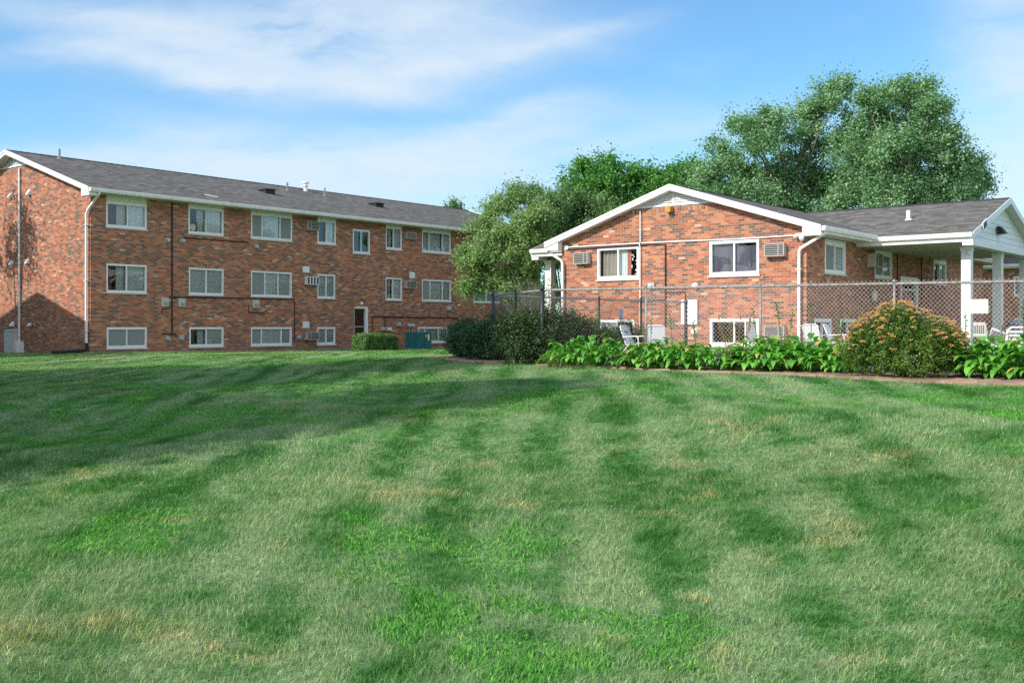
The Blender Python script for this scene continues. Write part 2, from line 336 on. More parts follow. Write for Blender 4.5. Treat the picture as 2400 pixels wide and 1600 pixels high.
def draped(name,poly,mat,dz,st=.35,kind='structure',rough=.0,edge=.0):
    P=np.array(poly); x0,y0=P.min(0); x1,y1=P.max(0)
    xs=np.arange(x0,x1+st,st); ys=np.arange(y0,y1+st,st); XX,YY=np.meshgrid(xs,ys)
    XX=XX+RNG.uniform(-1,1,XX.shape)*st*.3; YY=YY+RNG.uniform(-1,1,YY.shape)*st*.3
    ZZ=ground_z(XX,YY)+dz+RNG.uniform(-1,1,XX.shape)*rough
    ii=np.arange(XX.size).reshape(XX.shape); f=np.stack([ii[:-1,:-1],ii[:-1,1:],ii[1:,1:],ii[1:,:-1]],-1).reshape(-1,4)
    cx=XX.ravel()[f].mean(1); cy=YY.ravel()[f].mean(1); f=f[in_poly(cx,cy,poly)]
    used,inv=np.unique(f,return_inverse=True); co=np.stack([XX.ravel(),YY.ravel(),ZZ.ravel()],-1)[used]; cnt_=np.bincount(inv.ravel(),minlength=len(used)); co[cnt_<4,2]-=edge
    return tag(np_mesh(name,co,inv.reshape(-1,4),mat,smooth=True),kind=kind)
draped('flowerbed_soil',BED,M['soil'],.03,.11,rough=.012,edge=.09)
deck=[tuple(FA-FN*.12),tuple(FB-FN*.12),tuple(FB+FU*10-FN*.12),tuple(Rw(-.1,-12)),tuple(Rw(-.1,0)),tuple(Rw(-.1,9.6)),(-.1,25.)]
draped('pool_deck',deck,M['concrete'],.05,.3)
strip_=[tuple(Lw(-.35,-.38)),tuple(Lw(29,-.42)),tuple(Lw(29,.2)),tuple(Lw(-.1,.2)),tuple(Lw(-.1,12)),tuple(Lw(-.4,12))]
draped('soil_strip',strip_,M['soil'],.03,.12,rough=.012,edge=.07)
# worn dirt line across the far lawn
pl=[((p-CX)/F*(1.12*F/(q-HY)),1.12*F/(q-HY)) for p,q in [(-250,858),(-60,853),(100,848),(250,843),(420,838),(600,833.5),(760,830),(872,828.5)]]
up=[];dn=[]
for i in range(len(pl)-1):
    for k in range(12):
        a=np.array(pl[i])*(1-k/12)+np.array(pl[i+1])*k/12; w=(.2+.42*i/6)*random.uniform(.35,1.2)
        up.append((a[0],a[1]+w)); dn.append((a[0],a[1]-w*random.uniform(.4,1)))
pv=[];pf=[]
for i,(a,b) in enumerate(zip(up,dn)):
    pv+= [(a[0],a[1],g1(*a)+.045),(b[0],b[1],g1(*b)+.045)]
    if i: pf.append((2*i-2,2*i-1,2*i+1,2*i))
PATH=[tuple(p) for p in up]+[tuple(p) for p in dn[::-1]]
tag(np_mesh('path',np.array(pv),np.array(pf),M['dirt']),kind='structure')

# ------------------------------------------------------------------ grass blades
def vnoise(x,y,seed,sc):
    g=np.random.default_rng(seed).random((64,64)); x=x*sc+100; y=y*sc+100
    xi=np.floor(x).astype(int); yi=np.floor(y).astype(int); fx_=x-xi; fy_=y-yi; fx_=fx_*fx_*(3-2*fx_); fy_=fy_*fy_*(3-2*fy_)
    a=g[xi%64,yi%64]; b=g[(xi+1)%64,yi%64]; c=g[xi%64,(yi+1)%64]; d=g[(xi+1)%64,(yi+1)%64]
    return (a*(1-fx_)+b*fx_)*(1-fy_)+(c*(1-fx_)+d*fx_)*fy_
def fbm(x,y,seed,sc,o=4): return sum(vnoise(x,y,seed+i,sc*2.1**i)*.5**i for i in range(o))/sum(.5**i for i in range(o))
def blades():
    pos=[]
    Ls=[]; 
    def n_of(y): return 4600*np.minimum(1,(6./y))**1.4
    ys=np.linspace(3.0,46,87)
    for a,b in zip(ys[:-1],ys[1:]):
        m=(a+b)/2; hw=.494*m*1.22+1.6; n=int(n_of(m)*(b-a)*2*hw)
        x=RNG.uniform(-hw,hw,n); y=RNG.uniform(a,b,n); pos.append(np.stack([x,y],-1))
    P=np.concatenate(pos)
    keep=~in_poly(P[:,0],P[:,1]-.09+.12*(fbm(P[:,0],P[:,1],77,2.5,3)-.5)-RNG.random(len(P))*.06,BED)&~in_poly(P[:,0],P[:,1],deck)
    lx=(P-LC)@D1; ly=(P-LC)@D2; keep&=~((lx>-.02)&(lx<40)&(ly>-.02)&(ly<13)); keep&=~((lx>-.3)&(lx<29)&(ly>-.36+.12*np.sin(lx*3.1))&(ly<0))&~((lx>-.3)&(lx<0)&(ly>0)&(ly<12))
    rx=(P-RC)@D1; ry=(P-RC)@D2; keep&=~((rx>-.1)&(ry>-9)&(ry<9.7)&(rx<20))
    ip=in_poly(P[:,0],P[:,1],PATH); keep&=~(ip&(RNG.random(len(P))<.95))
    P=P[keep]
    # thin out over dry spots a little
    return P
P=blades(); N=len(P)
z=ground_z(P[:,0],P[:,1]); dist=P[:,1]
tuft=np.sin(P[:,0]*2.3+np.sin(P[:,1]*1.7)*1.5)*np.sin(P[:,1]*2.9+np.cos(P[:,0]*1.3)*1.4)
h=(.024+.020*RNG.random(N)+.010*tuft)*(1+.5*(RNG.random(N)<.03))
w=np.maximum(.0036,dist*.00052)*RNG.uniform(.7,1.3,N)
ang=RNG.uniform(0,2*pi,N); lean=h*RNG.uniform(.3,1.7,N)
flow=1.2*np.sin(P[:,0]*.9+P[:,1]*.35)+.9*np.sin(P[:,1]*1.3)
la=np.where(RNG.random(N)<.6,flow+RNG.normal(0,.7,N),RNG.uniform(0,2*pi,N))
rnd=RNG.random(N).astype(np.float32)
near=dist<11
cl_=np.clip((fbm(P[:,0],P[:,1],3,.55)-.555)/.05,0,1)*np.clip((fbm(P[:,0],P[:,1],9,2.6,3)-.36)/.12,0,1)
dr_=np.clip((fbm(P[:,0],P[:,1],21,1.9)-.69)/.12,0,1)*.45
for bx,by,br in ((-2.4,5.0,.30),(-2.05,5.25,.22),(-1.72,5.15,.2),(-1.45,4.95,.22),(-1.2,4.9,.16),(.2,4.9,.16),(.9,4.85,.22),(.55,5.2,.15),(3.1,8.8,.35),(-.95,8.4,.3),(2.0,6.6,.2),(-2.9,5.6,.2)):
    br=br*.7; dr_=np.maximum(dr_,.9*np.exp(-(((P[:,0]-bx)/br)**2+((P[:,1]-by)/br)**2))*np.clip(fbm(P[:,0],P[:,1],31,5.,3)*1.9-.2,0,1))
isc=(cl_>.5)&(RNG.random(N)<.75)
w=np.where(isc,w*2.3,w); h=np.where(isc,h*.75,h); h=h*np.where(dr_>.6,.6,1.)
h=h*(.75+.6*fbm(P[:,0],P[:,1],41,6.,2))
sx,sy=np.cos(ang)*w/2,np.sin(ang)*w/2; lx_,ly_=np.cos(la)*lean,np.sin(la)*lean
def mk(mask,seg):
    p=P[mask]; zz=z[mask]; hh=h[mask]; a=sx[mask]; b=sy[mask]; u=lx_[mask]; v=ly_[mask]; n=len(p)
    if seg==2:
        co=np.empty((n,5,3)); 
        co[:,0]=np.stack([p[:,0]-a,p[:,1]-b,zz-.01],-1); co[:,1]=np.stack([p[:,0]+a,p[:,1]+b,zz-.01],-1)
        co[:,2]=np.stack([p[:,0]+a*.8+u*.35,p[:,1]+b*.8+v*.35,zz+hh*.6],-1); co[:,3]=np.stack([p[:,0]-a*.8+u*.35,p[:,1]-b*.8+v*.35,zz+hh*.6],-1)
        co[:,4]=np.stack([p[:,0]+u,p[:,1]+v,zz+hh],-1)
        base=(np.arange(n)*5)[:,None]; f=np.concatenate([base+np.array([0,1,2]),base+np.array([0,2,3]),base+np.array([3,2,4])])
        return co.reshape(-1,3),f,np.repeat(rnd[mask],5),np.tile([0,0,.6,.6,1.],n),np.repeat(cl_[mask],5),np.repeat(dr_[mask],5)
    co=np.empty((n,3,3)); co[:,0]=np.stack([p[:,0]-a,p[:,1]-b,zz-.01],-1); co[:,1]=np.stack([p[:,0]+a,p[:,1]+b,zz-.01],-1); co[:,2]=np.stack([p[:,0]+u,p[:,1]+v,zz+hh],-1)
    return co.reshape(-1,3),np.arange(n*3).reshape(-1,3),np.repeat(rnd[mask],3),np.tile([0,0,1.],n),np.repeat(cl_[mask],3),np.repeat(dr_[mask],3)
A=mk(near,2); B=mk(~near,1)
co=np.concatenate([A[0],B[0]]); ff=np.concatenate([A[1],B[1]+len(A[0])])
tag(np_mesh('grass',co,ff,M['grass'],attrs={'rnd':np.concatenate([A[2],B[2]]),'hgt':np.concatenate([A[3],B[3]]),'clo':np.concatenate([A[4],B[4]]),'dry':np.concatenate([A[5],B[5]])}),'mown green grass covering the sloping lawn','grass',kind='stuff')

# ------------------------------------------------------------------ building helpers
class Face:
    """wall face in a building's own frame. kind 'x': runs along +x, outward -y at y=off; 'y': runs along y, outward -x at x=off"""
    def __init__(s,kind,off=0.,sign=-1): s.k=kind; s.o=off; s.s=sign
    def p(s,a,o,z): return (a,s.o+s.s*o,z) if s.k=='x' else (s.o+s.s*o,a,z)
    def box(s,mb,a0,a1,o0,o1,z0,z1,m=0):
        p=s.p(a0,o0,z0); q=s.p(a1,o1,z1); mb.box(p[0],q[0],p[1],q[1],p[2],q[2],m)
    def quad(s,mb,a0,a1,o,z0,z1,m=0):
        mb.face([s.p(a0,o,z0),s.p(a1,o,z0),s.p(a1,o,z1),s.p(a0,o,z1)],None,m)
    def out(s): return (0,s.s,0) if s.k=='x' else (s.s,0,0)
def wall_face(mb,fa,a0,a1,z0,z1,opens,depth=.11):
    As=sorted({a0,a1}|{q for o in opens for q in o[:2]}); Zs=sorted({z0,z1}|{q for o in opens for q in o[2:4]})
    for i in range(len(As)-1):
        for j in range(len(Zs)-1):
            ca=(As[i]+As[i+1])/2; cz=(Zs[j]+Zs[j+1])/2
            if any(o[0]<ca<o[1] and o[2]<cz<o[3] for o in opens): continue
            fa.quad(mb,As[i],As[i+1],0,Zs[j],Zs[j+1])
    for o in opens:
        b0,b1,y0,y1=o[:4]
        mb.face([fa.p(b0,0,y0),fa.p(b1,0,y0),fa.p(b1,-depth,y0),fa.p(b0,-depth,y0)]); mb.face([fa.p(b0,0,y1),fa.p(b1,0,y1),fa.p(b1,-depth,y1),fa.p(b0,-depth,y1)])
        mb.face([fa.p(b0,0,y0),fa.p(b0,0,y1),fa.p(b0,-depth,y1),fa.p(b0,-depth,y0)]); mb.face([fa.p(b1,0,y0),fa.p(b1,0,y1),fa.p(b1,-depth,y1),fa.p(b1,-depth,y0)])
def pleats(fa,mb,a0,a1,o,z0,z1,amp=.02,per=.12):
    n=max(6,int(abs(a1-a0)/per*4))
    for i in range(n):
        u0=a0+(a1-a0)*i/n; u1=a0+(a1-a0)*(i+1)/n
        w0=o+amp*sin(2*pi*i/4.); w1=o+amp*sin(2*pi*(i+1)/4.)
        mb.face([fa.p(u0,w0,z0),fa.p(u1,w1,z0),fa.p(u1,w1,z1),fa.p(u0,w0,z1)])
def window(root,fa,a0,a1,z0,z1,panes,label=None,fw=.055,sill=True,header=None,recess=.03):
    """panes: list of (width share, content); frame sits in the opening"""
    mb=MB(); d0,d1=-.10,-recess+.035
    fa.box(mb,a0,a1,d0,d1,z1-fw*1.25,z1); fa.box(mb,a0,a1,d0,d1,z0,z0+fw*1.3)
    fa.box(mb,a0,a0+fw,d0,d1,z0+fw*1.3,z1-fw*1.25); fa.box(mb,a1-fw,a1,d0,d1,z0+fw*1.3,z1-fw*1.25)
    ia0,ia1,iz0,iz1=a0+fw,a1-fw,z0+fw*1.3,z1-fw*1.25
    tot=sum(p[0] for p in panes); a=ia0; cuts=[]
    for i,(sh,ct) in enumerate(panes):
        b=a+(ia1-ia0)*sh/tot; cuts.append((a,b,ct))
        if i<len(panes)-1: fa.box(mb,b-.022,b+.022,-.085,-recess+.02,iz0,iz1)
        a=b
    # sash lines
    for i,(a,b,ct) in enumerate(cuts):
        q=.018; dd=-.05 if i%2 else -.065
        fa.box(mb,a+.001,b-.001,dd-.015,dd,iz0,iz0+q); fa.box(mb,a+.001,b-.001,dd-.015,dd,iz1-q,iz1)
    w=mb.build('window',M['vinyl'],root)
    if label: w['label']=label
    for i,(a,b,ct) in enumerate(cuts):
        g=MB(); dd=-.072 if i%2 else -.088; fa.quad(g,a,b,dd,iz0,iz1); g.build('pane',M['glass'],w)
        if ct.startswith('screen'):
            s=MB(); fa.quad(s,a+.02,b-.02,-.05,iz0+.02,iz1-.02); s.build('insect_screen',M['screen'],w)
        elif ct!='dark':
            c=MB()
            if ct=='half':
                pleats(fa,c,a+(b-a)*.55,b,-.2,iz0,iz1); c.build('curtain',M['blind'],w)
            elif ct=='blind': pleats(fa,c,a-.02,b+.02,-.125,iz0-.02,iz1+.02,.012,.09); c.build('blind',M['blind'],w)
            elif ct=='sheer': pleats(fa,c,a-.02,b+.02,-.125,iz0-.02,iz1+.02,.018,.11); c.build('curtain',M['sheer'],w)
            elif ct=='drape': pleats(fa,c,a-.02,b-.03,-.18,iz0-.02,iz1+.02,.035,.16); c.build('curtain',M['drape'],w)
            elif ct=='night':
                n=10
                for k in range(n):
                    u0=a+(b-a)*k/n; u1=a+(b-a)*(k+1)/n; s0=.10*(1-(2*k/n-1)**2); s1=.10*(1-(2*(k+1)/n-1)**2)
                    c.face([fa.p(u0,-.12-.05*sin(k*1.3),iz0),fa.p(u1,-.12-.05*sin(k*1.3+1.3),iz0),fa.p(u1,-.12,iz1-s1),fa.p(u0,-.12,iz1-s0)])
                c.build('cloth_cover',M['night'],w)
            elif ct=='pink':
                pleats(fa,c,a,a+(b-a)*.35 if fa.k=='x' else a+(b-a)*.0,-.16,iz0,iz1) if fa.k=='x' else None
                pleats(fa,c,b-(b-a)*.42,b,-.16,iz0,iz1,.02,.1); c.build('curtain',M['sheer'],w)
                r=MB(); pleats(fa,r,b-(b-a)*.60,b-(b-a)*.40,-.15,iz0,iz1,.02,.1); r.build('side_curtain',M['red'],w)
                k=MB()
                for _ in range(14):
                    u=a+(b-a)*random.uniform(.05,.38); zz=random.uniform(iz0+.05,iz1-.2); k.disc(fa.p(u,-.16,zz),fa.out(),[(0,.02),(.02,.03),(.03,.01)],8)
                k.build('window_ornaments',M['paper'],w)
            elif ct=='lamp':
                pleats(fa,c,a,b,-.2,iz0,iz1,.012,.09); c.build('blind',M['blind'],w)
                k=MB(); m=(a+b)/2+.1; fa.box(k,m-.12,m+.12,-.14,-.1,iz0+.06,iz0+.3); k.build('picture_frame',M['amber'],w)
    if sill:
        s=MB(); fa.box(s,a0-.05,a1+.05,-.1,.045,z0-.055,z0-.002); s.build('sill',M['stone_sill'],w)
    if header:
        s=MB(); fa.box(s,a0,a1,-.1,-.002,z1+.001,header); fa.box(s,a0,a0+.03,-.003,.015,z1,header); fa.box(s,a1-.03,a1,-.003,.015,z1,header); s.build('header_panel',M['cream'],w)
    return w
def air_con(root,fa,a0,a1,z0,z1,depth=.2,mat='ac',vert=False):
    mb=MB(); t=.025
    fa.box(mb,a0,a1,-.05,depth-.03,z0,z1)
    fa.box(mb,a0,a1,depth-.03,depth,z1-t,z1); fa.box(mb,a0,a1,depth-.03,depth,z0,z0+t); fa.box(mb,a0,a0+t,depth-.03,depth,z0+t,z1-t); fa.box(mb,a1-t,a1,depth-.03,depth,z0+t,z1-t)
    w=mb.build('air_conditioner',M[mat],root)
    g=MB(); fa.box(g,a0+t,a1-t,depth-.029,depth-.02,z0+t,z1-t); g.build('coil',M['acdark'],w)
    g=MB()
    if vert:
        n=4
        for i in range(1,n): u=a0+(a1-a0)*i/n; fa.box(g,u-.03,u+.03,depth-.019,depth-.003,z0+t,z1-t)
    else:
        n=6
        for i in range(1,n): u=z0+(z1-z0)*i/n; fa.box(g,a0+t,a1-t,depth-.019,depth-.005,u-.008,u+.008)
        m=a0+(a1-a0)*.28; fa.box(g,m-.012,m+.012,depth-.004,depth+.004,z0+t,z1-t)
    g.build('grille',M['vinyl' if mat=='vinyl' else 'ac'],w); return w
def roof_slab(mb,p0,p1,p2,p3,th=.05,uoff=0):
    """p0->p1 along eave, p3->p2 along ridge; top quad with uv metres"""
    P_=[np.array(p,float) for p in (p0,p1,p2,p3)]; L=np.linalg.norm(P_[1]-P_[0])
    e=(P_[1]-P_[0])/L
    uv=[]
    for p in P_:
        d=p-P_[0]; u=float(np.dot(d,e)); v=float(np.linalg.norm(d-e*u)); uv.append((u+uoff,v))
    mb.face(P_,uv); mb.face([p-np.array([0,0,th]) for p in P_],uv)
    for i in range(4):
        j=(i+1)%4; dz=np.array([0,0,th]); mb.face([P_[i],P_[j],P_[j]-dz,P_[i]-dz],[uv[i],uv[j],uv[j],uv[i]])
def gutter(mb,p0,p1,outv,h=.13,w=.12):
    p0=np.array(p0,float); p1=np.array(p1,float); o=np.array(outv,float); up=np.array([0,0,1.])
    prof=[(0,0),(0,-h),(w*.75,-h),(w,-h*.45),(w,0),(w*.85,0),(w*.85,-h*.4),(w*.68,-h*.9),(.01,-h*.9),(.01,0)]
    lo=[p0+o*a+up*b for a,b in prof]; hi=[p1+o*a+up*b for a,b in prof]
    n=len(prof)
    for i in range(n):
        j=(i+1)%n; mb.face([lo[i],lo[j],hi[j],hi[i]])
    mb.face([p0,p0-up*h,p0+o*w*.75-up*h,p0+o*w-up*h*.45,p0+o*w]); mb.face([p1,p1-up*h,p1+o*w*.75-up*h,p1+o*w-up*h*.45,p1+o*w])

def gable_building(name,label,loc2,L,W,z_eave,slope,ov,og,opens_f,opens_g,zl,z_base=-1.,wall_top=None,zg=0.5,sd_=.24,far_og=None,shingle='shingle'):
    """local frame: facade y=0 (x 0..L), gable wall x=0 (y 0..W). z_eave = roof top at the eave edge."""
    root=thing(name,label,'building',(loc2[0],loc2[1],0),ROT)
    wt=wall_top; zr=z_eave+slope*(W/2+ov)
    mb=MB(); fx=Face('x'); fy=Face('y')
    wall_face(mb,fx,0,L,z_base,wt,opens_f); wall_face(mb,fy,0,W,z_base,wt,opens_g)
    mb.face([(0,W,z_base),(L,W,z_base),(L,W,wt),(0,W,wt)]); mb.face([(L,0,z_base),(L,W,z_base),(L,W,wt),(L,0,wt)])
    under=lambda y: z_eave+slope*(min(y,W-y)+ov)-.06
    # gable brick from wall top up to the louvre line
    ys=lambda zz: (zz+.06-z_eave)/slope-ov
    y0=max(0,ys(wt)) ; yl=ys(zl)
    for xx in (0,L):
        pts=[(xx,0,wt),(xx,W,wt)]
        if under(0)>wt: pts+=[(xx,W,under(0))]
        pts+=[(xx,W-yl,zl),(xx,yl,zl)]
        if under(0)>wt: pts+=[(xx,0,under(0))]
        mb.face(pts)
    mb.box(-.004,.0,yl+.25,W-yl-.25,zl-.22,zl-.002,1)
    wall=mb.build('wall',[M['brick'],M['soldier']],root)
    # louvre
    mb=MB(); mb.face([(.02,yl-.0,zl),(.02,W-yl,zl),(.02,W/2,zr-.06)])
    zz=zl+.02
    while zz<zr-.18:
        a=ys(zz+.05)+.02; b=W-a
        mb.hexa([(-.012,a,zz),(-.03,a,zz+.005),(-.005,a,zz+.055),(.015,a,zz+.055)],[(-.012,b,zz),(-.03,b,zz+.005),(-.005,b,zz+.055),(.015,b,zz+.055)])
        zz+=.082
    mb.box(-.035,.01,W/2-.02,W/2+.02,zl,zr-.1); mb.box(-.035,.01,yl-.05,W-yl+.05,zl-.03,zl+.018)
    mb.build('louvre_vent',M['vinyl'],root)
    # roof
    fo=far_og if far_og is not None else og
    rb=MB()
    roof_slab(rb,(-og,-ov,z_eave),(L+fo,-ov,z_eave),(L+fo,W/2,zr),(-og,W/2,zr))
    roof_slab(rb,(L+fo,W+ov,z_eave),(-og,W+ov,z_eave),(-og,W/2,zr),(L+fo,W/2,zr))
    roof=rb.build('roof',M[shingle],root)
    c=MB(); s=np.array([0,.11,-.11*slope+.008])
    n=int((L+og+fo)/.3)
    for i in range(n):
        xa=-og+(L+og+fo)*i/n; xb=-og+(L+og+fo)*(i+1)/n+.03; dz=.012
        c.hexa([(xa,W/2-.13,zr-.13*slope+.004),(xb,W/2-.13,zr-.13*slope+.004),(xb,W/2,zr+.004),(xa,W/2,zr+.004)],[(xa,W/2-.13,zr-.13*slope+.02+dz),(xb,W/2-.13,zr-.13*slope+.016),(xb,W/2,zr+.02),(xa,W/2,zr+.02+dz)])
        c.hexa([(xa,W/2+.13,zr-.13*slope+.004),(xb,W/2+.13,zr-.13*slope+.004),(xb,W/2,zr+.004),(xa,W/2,zr+.004)],[(xa,W/2+.13,zr-.13*slope+.02+dz),(xb,W/2+.13,zr-.13*slope+.016),(xb,W/2,zr+.02),(xa,W/2,zr+.02+dz)])
    c.build('ridge_cap',M['ridge'],roof)
    # rake boards, soffits
    for xx,sg in ((-og,-1),(L+fo,1)):
        rk=MB(); x0,x1=(xx,xx-.03) if sg<0 else (xx,xx+.03)
        d=.215
        for a,b in (((-ov,z_eave),(W/2,zr)),((W+ov,z_eave),(W/2,zr))):
            rk.hexa([(x0,a[0],a[1]-d+.02),(x1,a[0],a[1]-d+.02),(x1,b[0],b[1]-d+.02),(x0,b[0],b[1]-d+.02)],[(x0,a[0],a[1]+.012),(x1,a[0],a[1]+.012),(x1,b[0],b[1]+.012),(x0,b[0],b[1]+.012)])
            rk.hexa([(x1,a[0],a[1]-.07),(x1+sg*.018,a[0],a[1]-.07),(x1+sg*.018,b[0],b[1]-.07),(x1,b[0],b[1]-.07)],[(x1,a[0],a[1]+.02),(x1+sg*.018,a[0],a[1]+.02),(x1+sg*.018,b[0],b[1]+.02),(x1,b[0],b[1]+.02)])
        # boxed eave returns
        for ya,yb in ((-ov,.02),(W+ov,W-.02)):
            za=z_eave-.2
            mid=z_eave+slope*ov-.05
            x2=xx+ (og if sg<0 else -og)
            y_in=yb
            rk.hexa([(xx,ya,z_eave-.30),(x2,ya,z_eave-.30),(x2,y_in,z_eave-.30),(xx,y_in,z_eave-.30)],[(xx,ya,z_eave-.055),(x2,ya,z_eave-.055),(x2,y_in,mid-.05),(xx,y_in,mid-.05)])
        rk.build('rake_board',M['white'],root)
        so=MB(); x2=xx+(og if sg<0 else -og)
        for a,b in (((.02,z_eave+slope*(ov+.02)),(W/2,zr)),((W-.02,z_eave+slope*(ov+.02)),(W/2,zr))):
            so.face([(xx,a[0],a[1]-.19),(x2,a[0],a[1]-.19),(x2,b[0],b[1]-.19),(xx,b[0],b[1]-.19)])
        so.build('rake_soffit',M['soffit'],root)
    so=MB(); so.box(0,L,-ov,0.02,z_eave-sd_,z_eave-sd_+.015); so.box(0,L,W,W+ov,z_eave-sd_,z_eave-sd_+.015); so.build('soffit',M['soffit'],root)
    fb=MB(); fb.box(0,L,-ov-.02,-ov,z_eave-sd_-.005,z_eave-.05); fb.box(0,L,W+ov,W+ov+.02,z_eave-sd_-.005,z_eave-.05); fb.build('fascia',M['white'],root)
    return root,zr,roof

# ------------------------------------------------------------------ three storey building (left)
lx=lambda px: hit(px,LC,D1)[0]
lY=lambda px: hit(px,LC,D1)[1]
lz=lambda px,py: zat(py,lY(px))
R1=(5.60,6.80); R2=(2.975,4.13); R3=(.72,1.57)
wl=[ # x0,x1,row,panes,label
 (248.7,343.4,R1,[(.53,'half'),(.47,'sheer')],'sliding window with a tall cream header panel'),
 (441.6,523.7,R1,[(.5,'half'),(.5,'sheer')],None),(588.3,684.5,R1,[(.25,'screen'),(.47,'sheer'),(.28,'screen')],None),
 (744,787,R1,[(.48,'dark'),(.52,'sheer')],None),(904.5,941.4,R1,[(.5,'half'),(.5,'blind')],None),(989.6,1056,R1,[(.23,'half'),(.5,'lamp'),(.27,'blind')],None),
 (249.5,343.5,R2,[(.5,'half'),(.5,'blind')],None),(442.6,523.7,R2,[(.5,'blind'),(.5,'blind')],None),(588.5,683.5,R2,[(.33,'screen'),(.34,'sheer'),(.33,'blind')],None),
 (744,785.4,R2,[(.5,'blind'),(.5,'blind')],None),(904,942,R2,[(.45,'half'),(.55,'sheer')],None),(989,1056.8,R2,[(.27,'screen'),(.45,'sheer'),(.28,'blind')],None),
 (250.3,343.6,R3,[(.5,'screen'),(.5,'screen')],None),(443.6,523.7,R3,[(.5,'half'),(.5,'blind')],None),(588,683.6,R3,[(.24,'screen'),(.52,'sheer'),(.24,'blind')],None),
 (743.6,785.7,R3,[(.5,'blind'),(.5,'blind')],None),(979.8,1048,R3,[(.22,'screen'),(.5,'blind'),(.28,'screen')],None),
 (826.8,866.5,(5.27,6.47),[(.5,'dark'),(.5,'dark')],'stair window set lower than its row'),
 (1110,1170,R1,[(.5,'blind'),(.5,'blind')],None),(1110,1170,R2,[(.5,'blind'),(.5,'blind')],None)]
L_opens=[(lx(a),lx(b),r[0],r[1]+(0.001)) for a,b,r,_,_ in wl]
hdr=6.785+.0
L_opens=[(o[0],o[1],o[2],(6.87 if (w[2] is R1) else o[3])) for o,w in zip(L_opens,wl)]
dx0,dx1=lx(829.7),lx(861.5); dz0,dz1=.42,lz(845,718.8)
L_opens.append((dx0,dx1,dz0,dz1))
LW=12.74; LL=29.2
lb,lzr,lroof=gable_building('apartment_building','long three storey brick apartment building with grey shingle roof on the left',LC,LL,LW,7.03,.314,.6,.38,L_opens,[],8.55,wall_top=6.88,sd_=.165,far_og=.38)
fx=Face('x'); fy=Face('y')
for a,b,r,pn,lab in wl:
    window(lb,fx,lx(a),lx(b),r[0],(6.63 if a<300 and r is R1 else 6.765 if r is R1 else r[1]),pn,lab,fw=(.055 if r is R2 else .07),header=(6.865 if r is R1 else None))
fw_=[o for o in lb.children if o.name.startswith('window')][1]
m=MB(); a=lx(455); m.disc((a,.16,5.88),(0,-1,0),[(0,.2),(.02,.24),(.06,.24),(.07,.2)],18); m.box(a-.25,a+.25,.17,.2,5.62,6.1); m.build('box_fan',M['acdark'],fw_)
m=MB(); m.disc((a,.09,5.88),(0,-1,0),[(0,.15),(.005,.15)],16); m.build('fan_blades',M['ac'],fw_)
# entrance door
mb=MB(); fw=.09
fx.box(mb,dx0,dx0+fw*.6,-.11,-.05,dz0,dz1); fx.box(mb,dx1-fw*1.6,dx1,-.11,.03,dz0,dz1); fx.box(mb,dx0+fw*.6,dx1-fw*1.6,-.11,.03,dz1-.09,dz1)
d=mb.build('door',M['vinyl'],lb); d['label']='entrance door with dark glass in a white frame'
mb=MB(); fx.box(mb,dx0+.06,dx1-.145,-.1,-.06,1.56,1.62); fx.box(mb,dx0+.06,dx0+.1,-.1,-.06,dz0,dz1-.09); fx.box(mb,dx1-.19,dx1-.145,-.1,-.06,dz0,dz1-.09); mb.build('door_leaf',M['steel'],d)
mb=MB(); fx.quad(mb,dx0+.1,dx1-.19,-.08,dz0,dz1-.09); mb.build('pane',M['glass'],d)
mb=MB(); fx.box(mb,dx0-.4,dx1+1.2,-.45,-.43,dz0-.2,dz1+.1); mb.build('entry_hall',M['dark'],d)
mb=MB(); fx.box(mb,dx0-.75,dx1+.15,.0,1.0,.1,.53); mb.build('door_step',M['concrete'],lb)
# gutter + downspout
mb=MB(); gutter(mb,(-.40,-.625,7.015),(LL+.38,-.625,7.015),(0,-1,0),.15,.12)
g=mb.build('gutter',M['white'],lb)
mb=MB(); mb.tube([(.0,-.67,6.88),(-.02,-.66,6.78),(-.09,.05,6.2),(-.10,.13,6.05),(-.10,.14,3.5),(-.10,.14,.85)],.055,4)
for zz in (5.6,3.4,1.4): mb.box(-.165,-.03,.06,.22,zz,zz+.03)
mb.build('downspout',M['white'],lb,False)
gl=lambda a,b: float(ground_z(*Lw(a,b)))
mb=MB(); mb.tube([(-.10,.14,.95),(-.11,.13,.72),(-.2,.05,gl(-.2,.05)+.12),(-.45,-.1,gl(-.45,-.1)+.085),(-1.0,-.28,gl(-1.,-.28)+.08),(-1.75,-.5,gl(-1.75,-.5)+.08)],[.06,.065,.065,.065,.065,.07],10)
for k in range(26):
    u=k/25.; q=(-.45-1.3*u,-.1-.4*u,gl(-.45-1.3*u,-.1-.4*u)+.082); mb.disc(q,(-.93,-.3,-.03),[(0,.062),(.008,.074),(.018,.074),(.026,.062)],10)
mb.build('drain_extension',M['black'],lb,True)
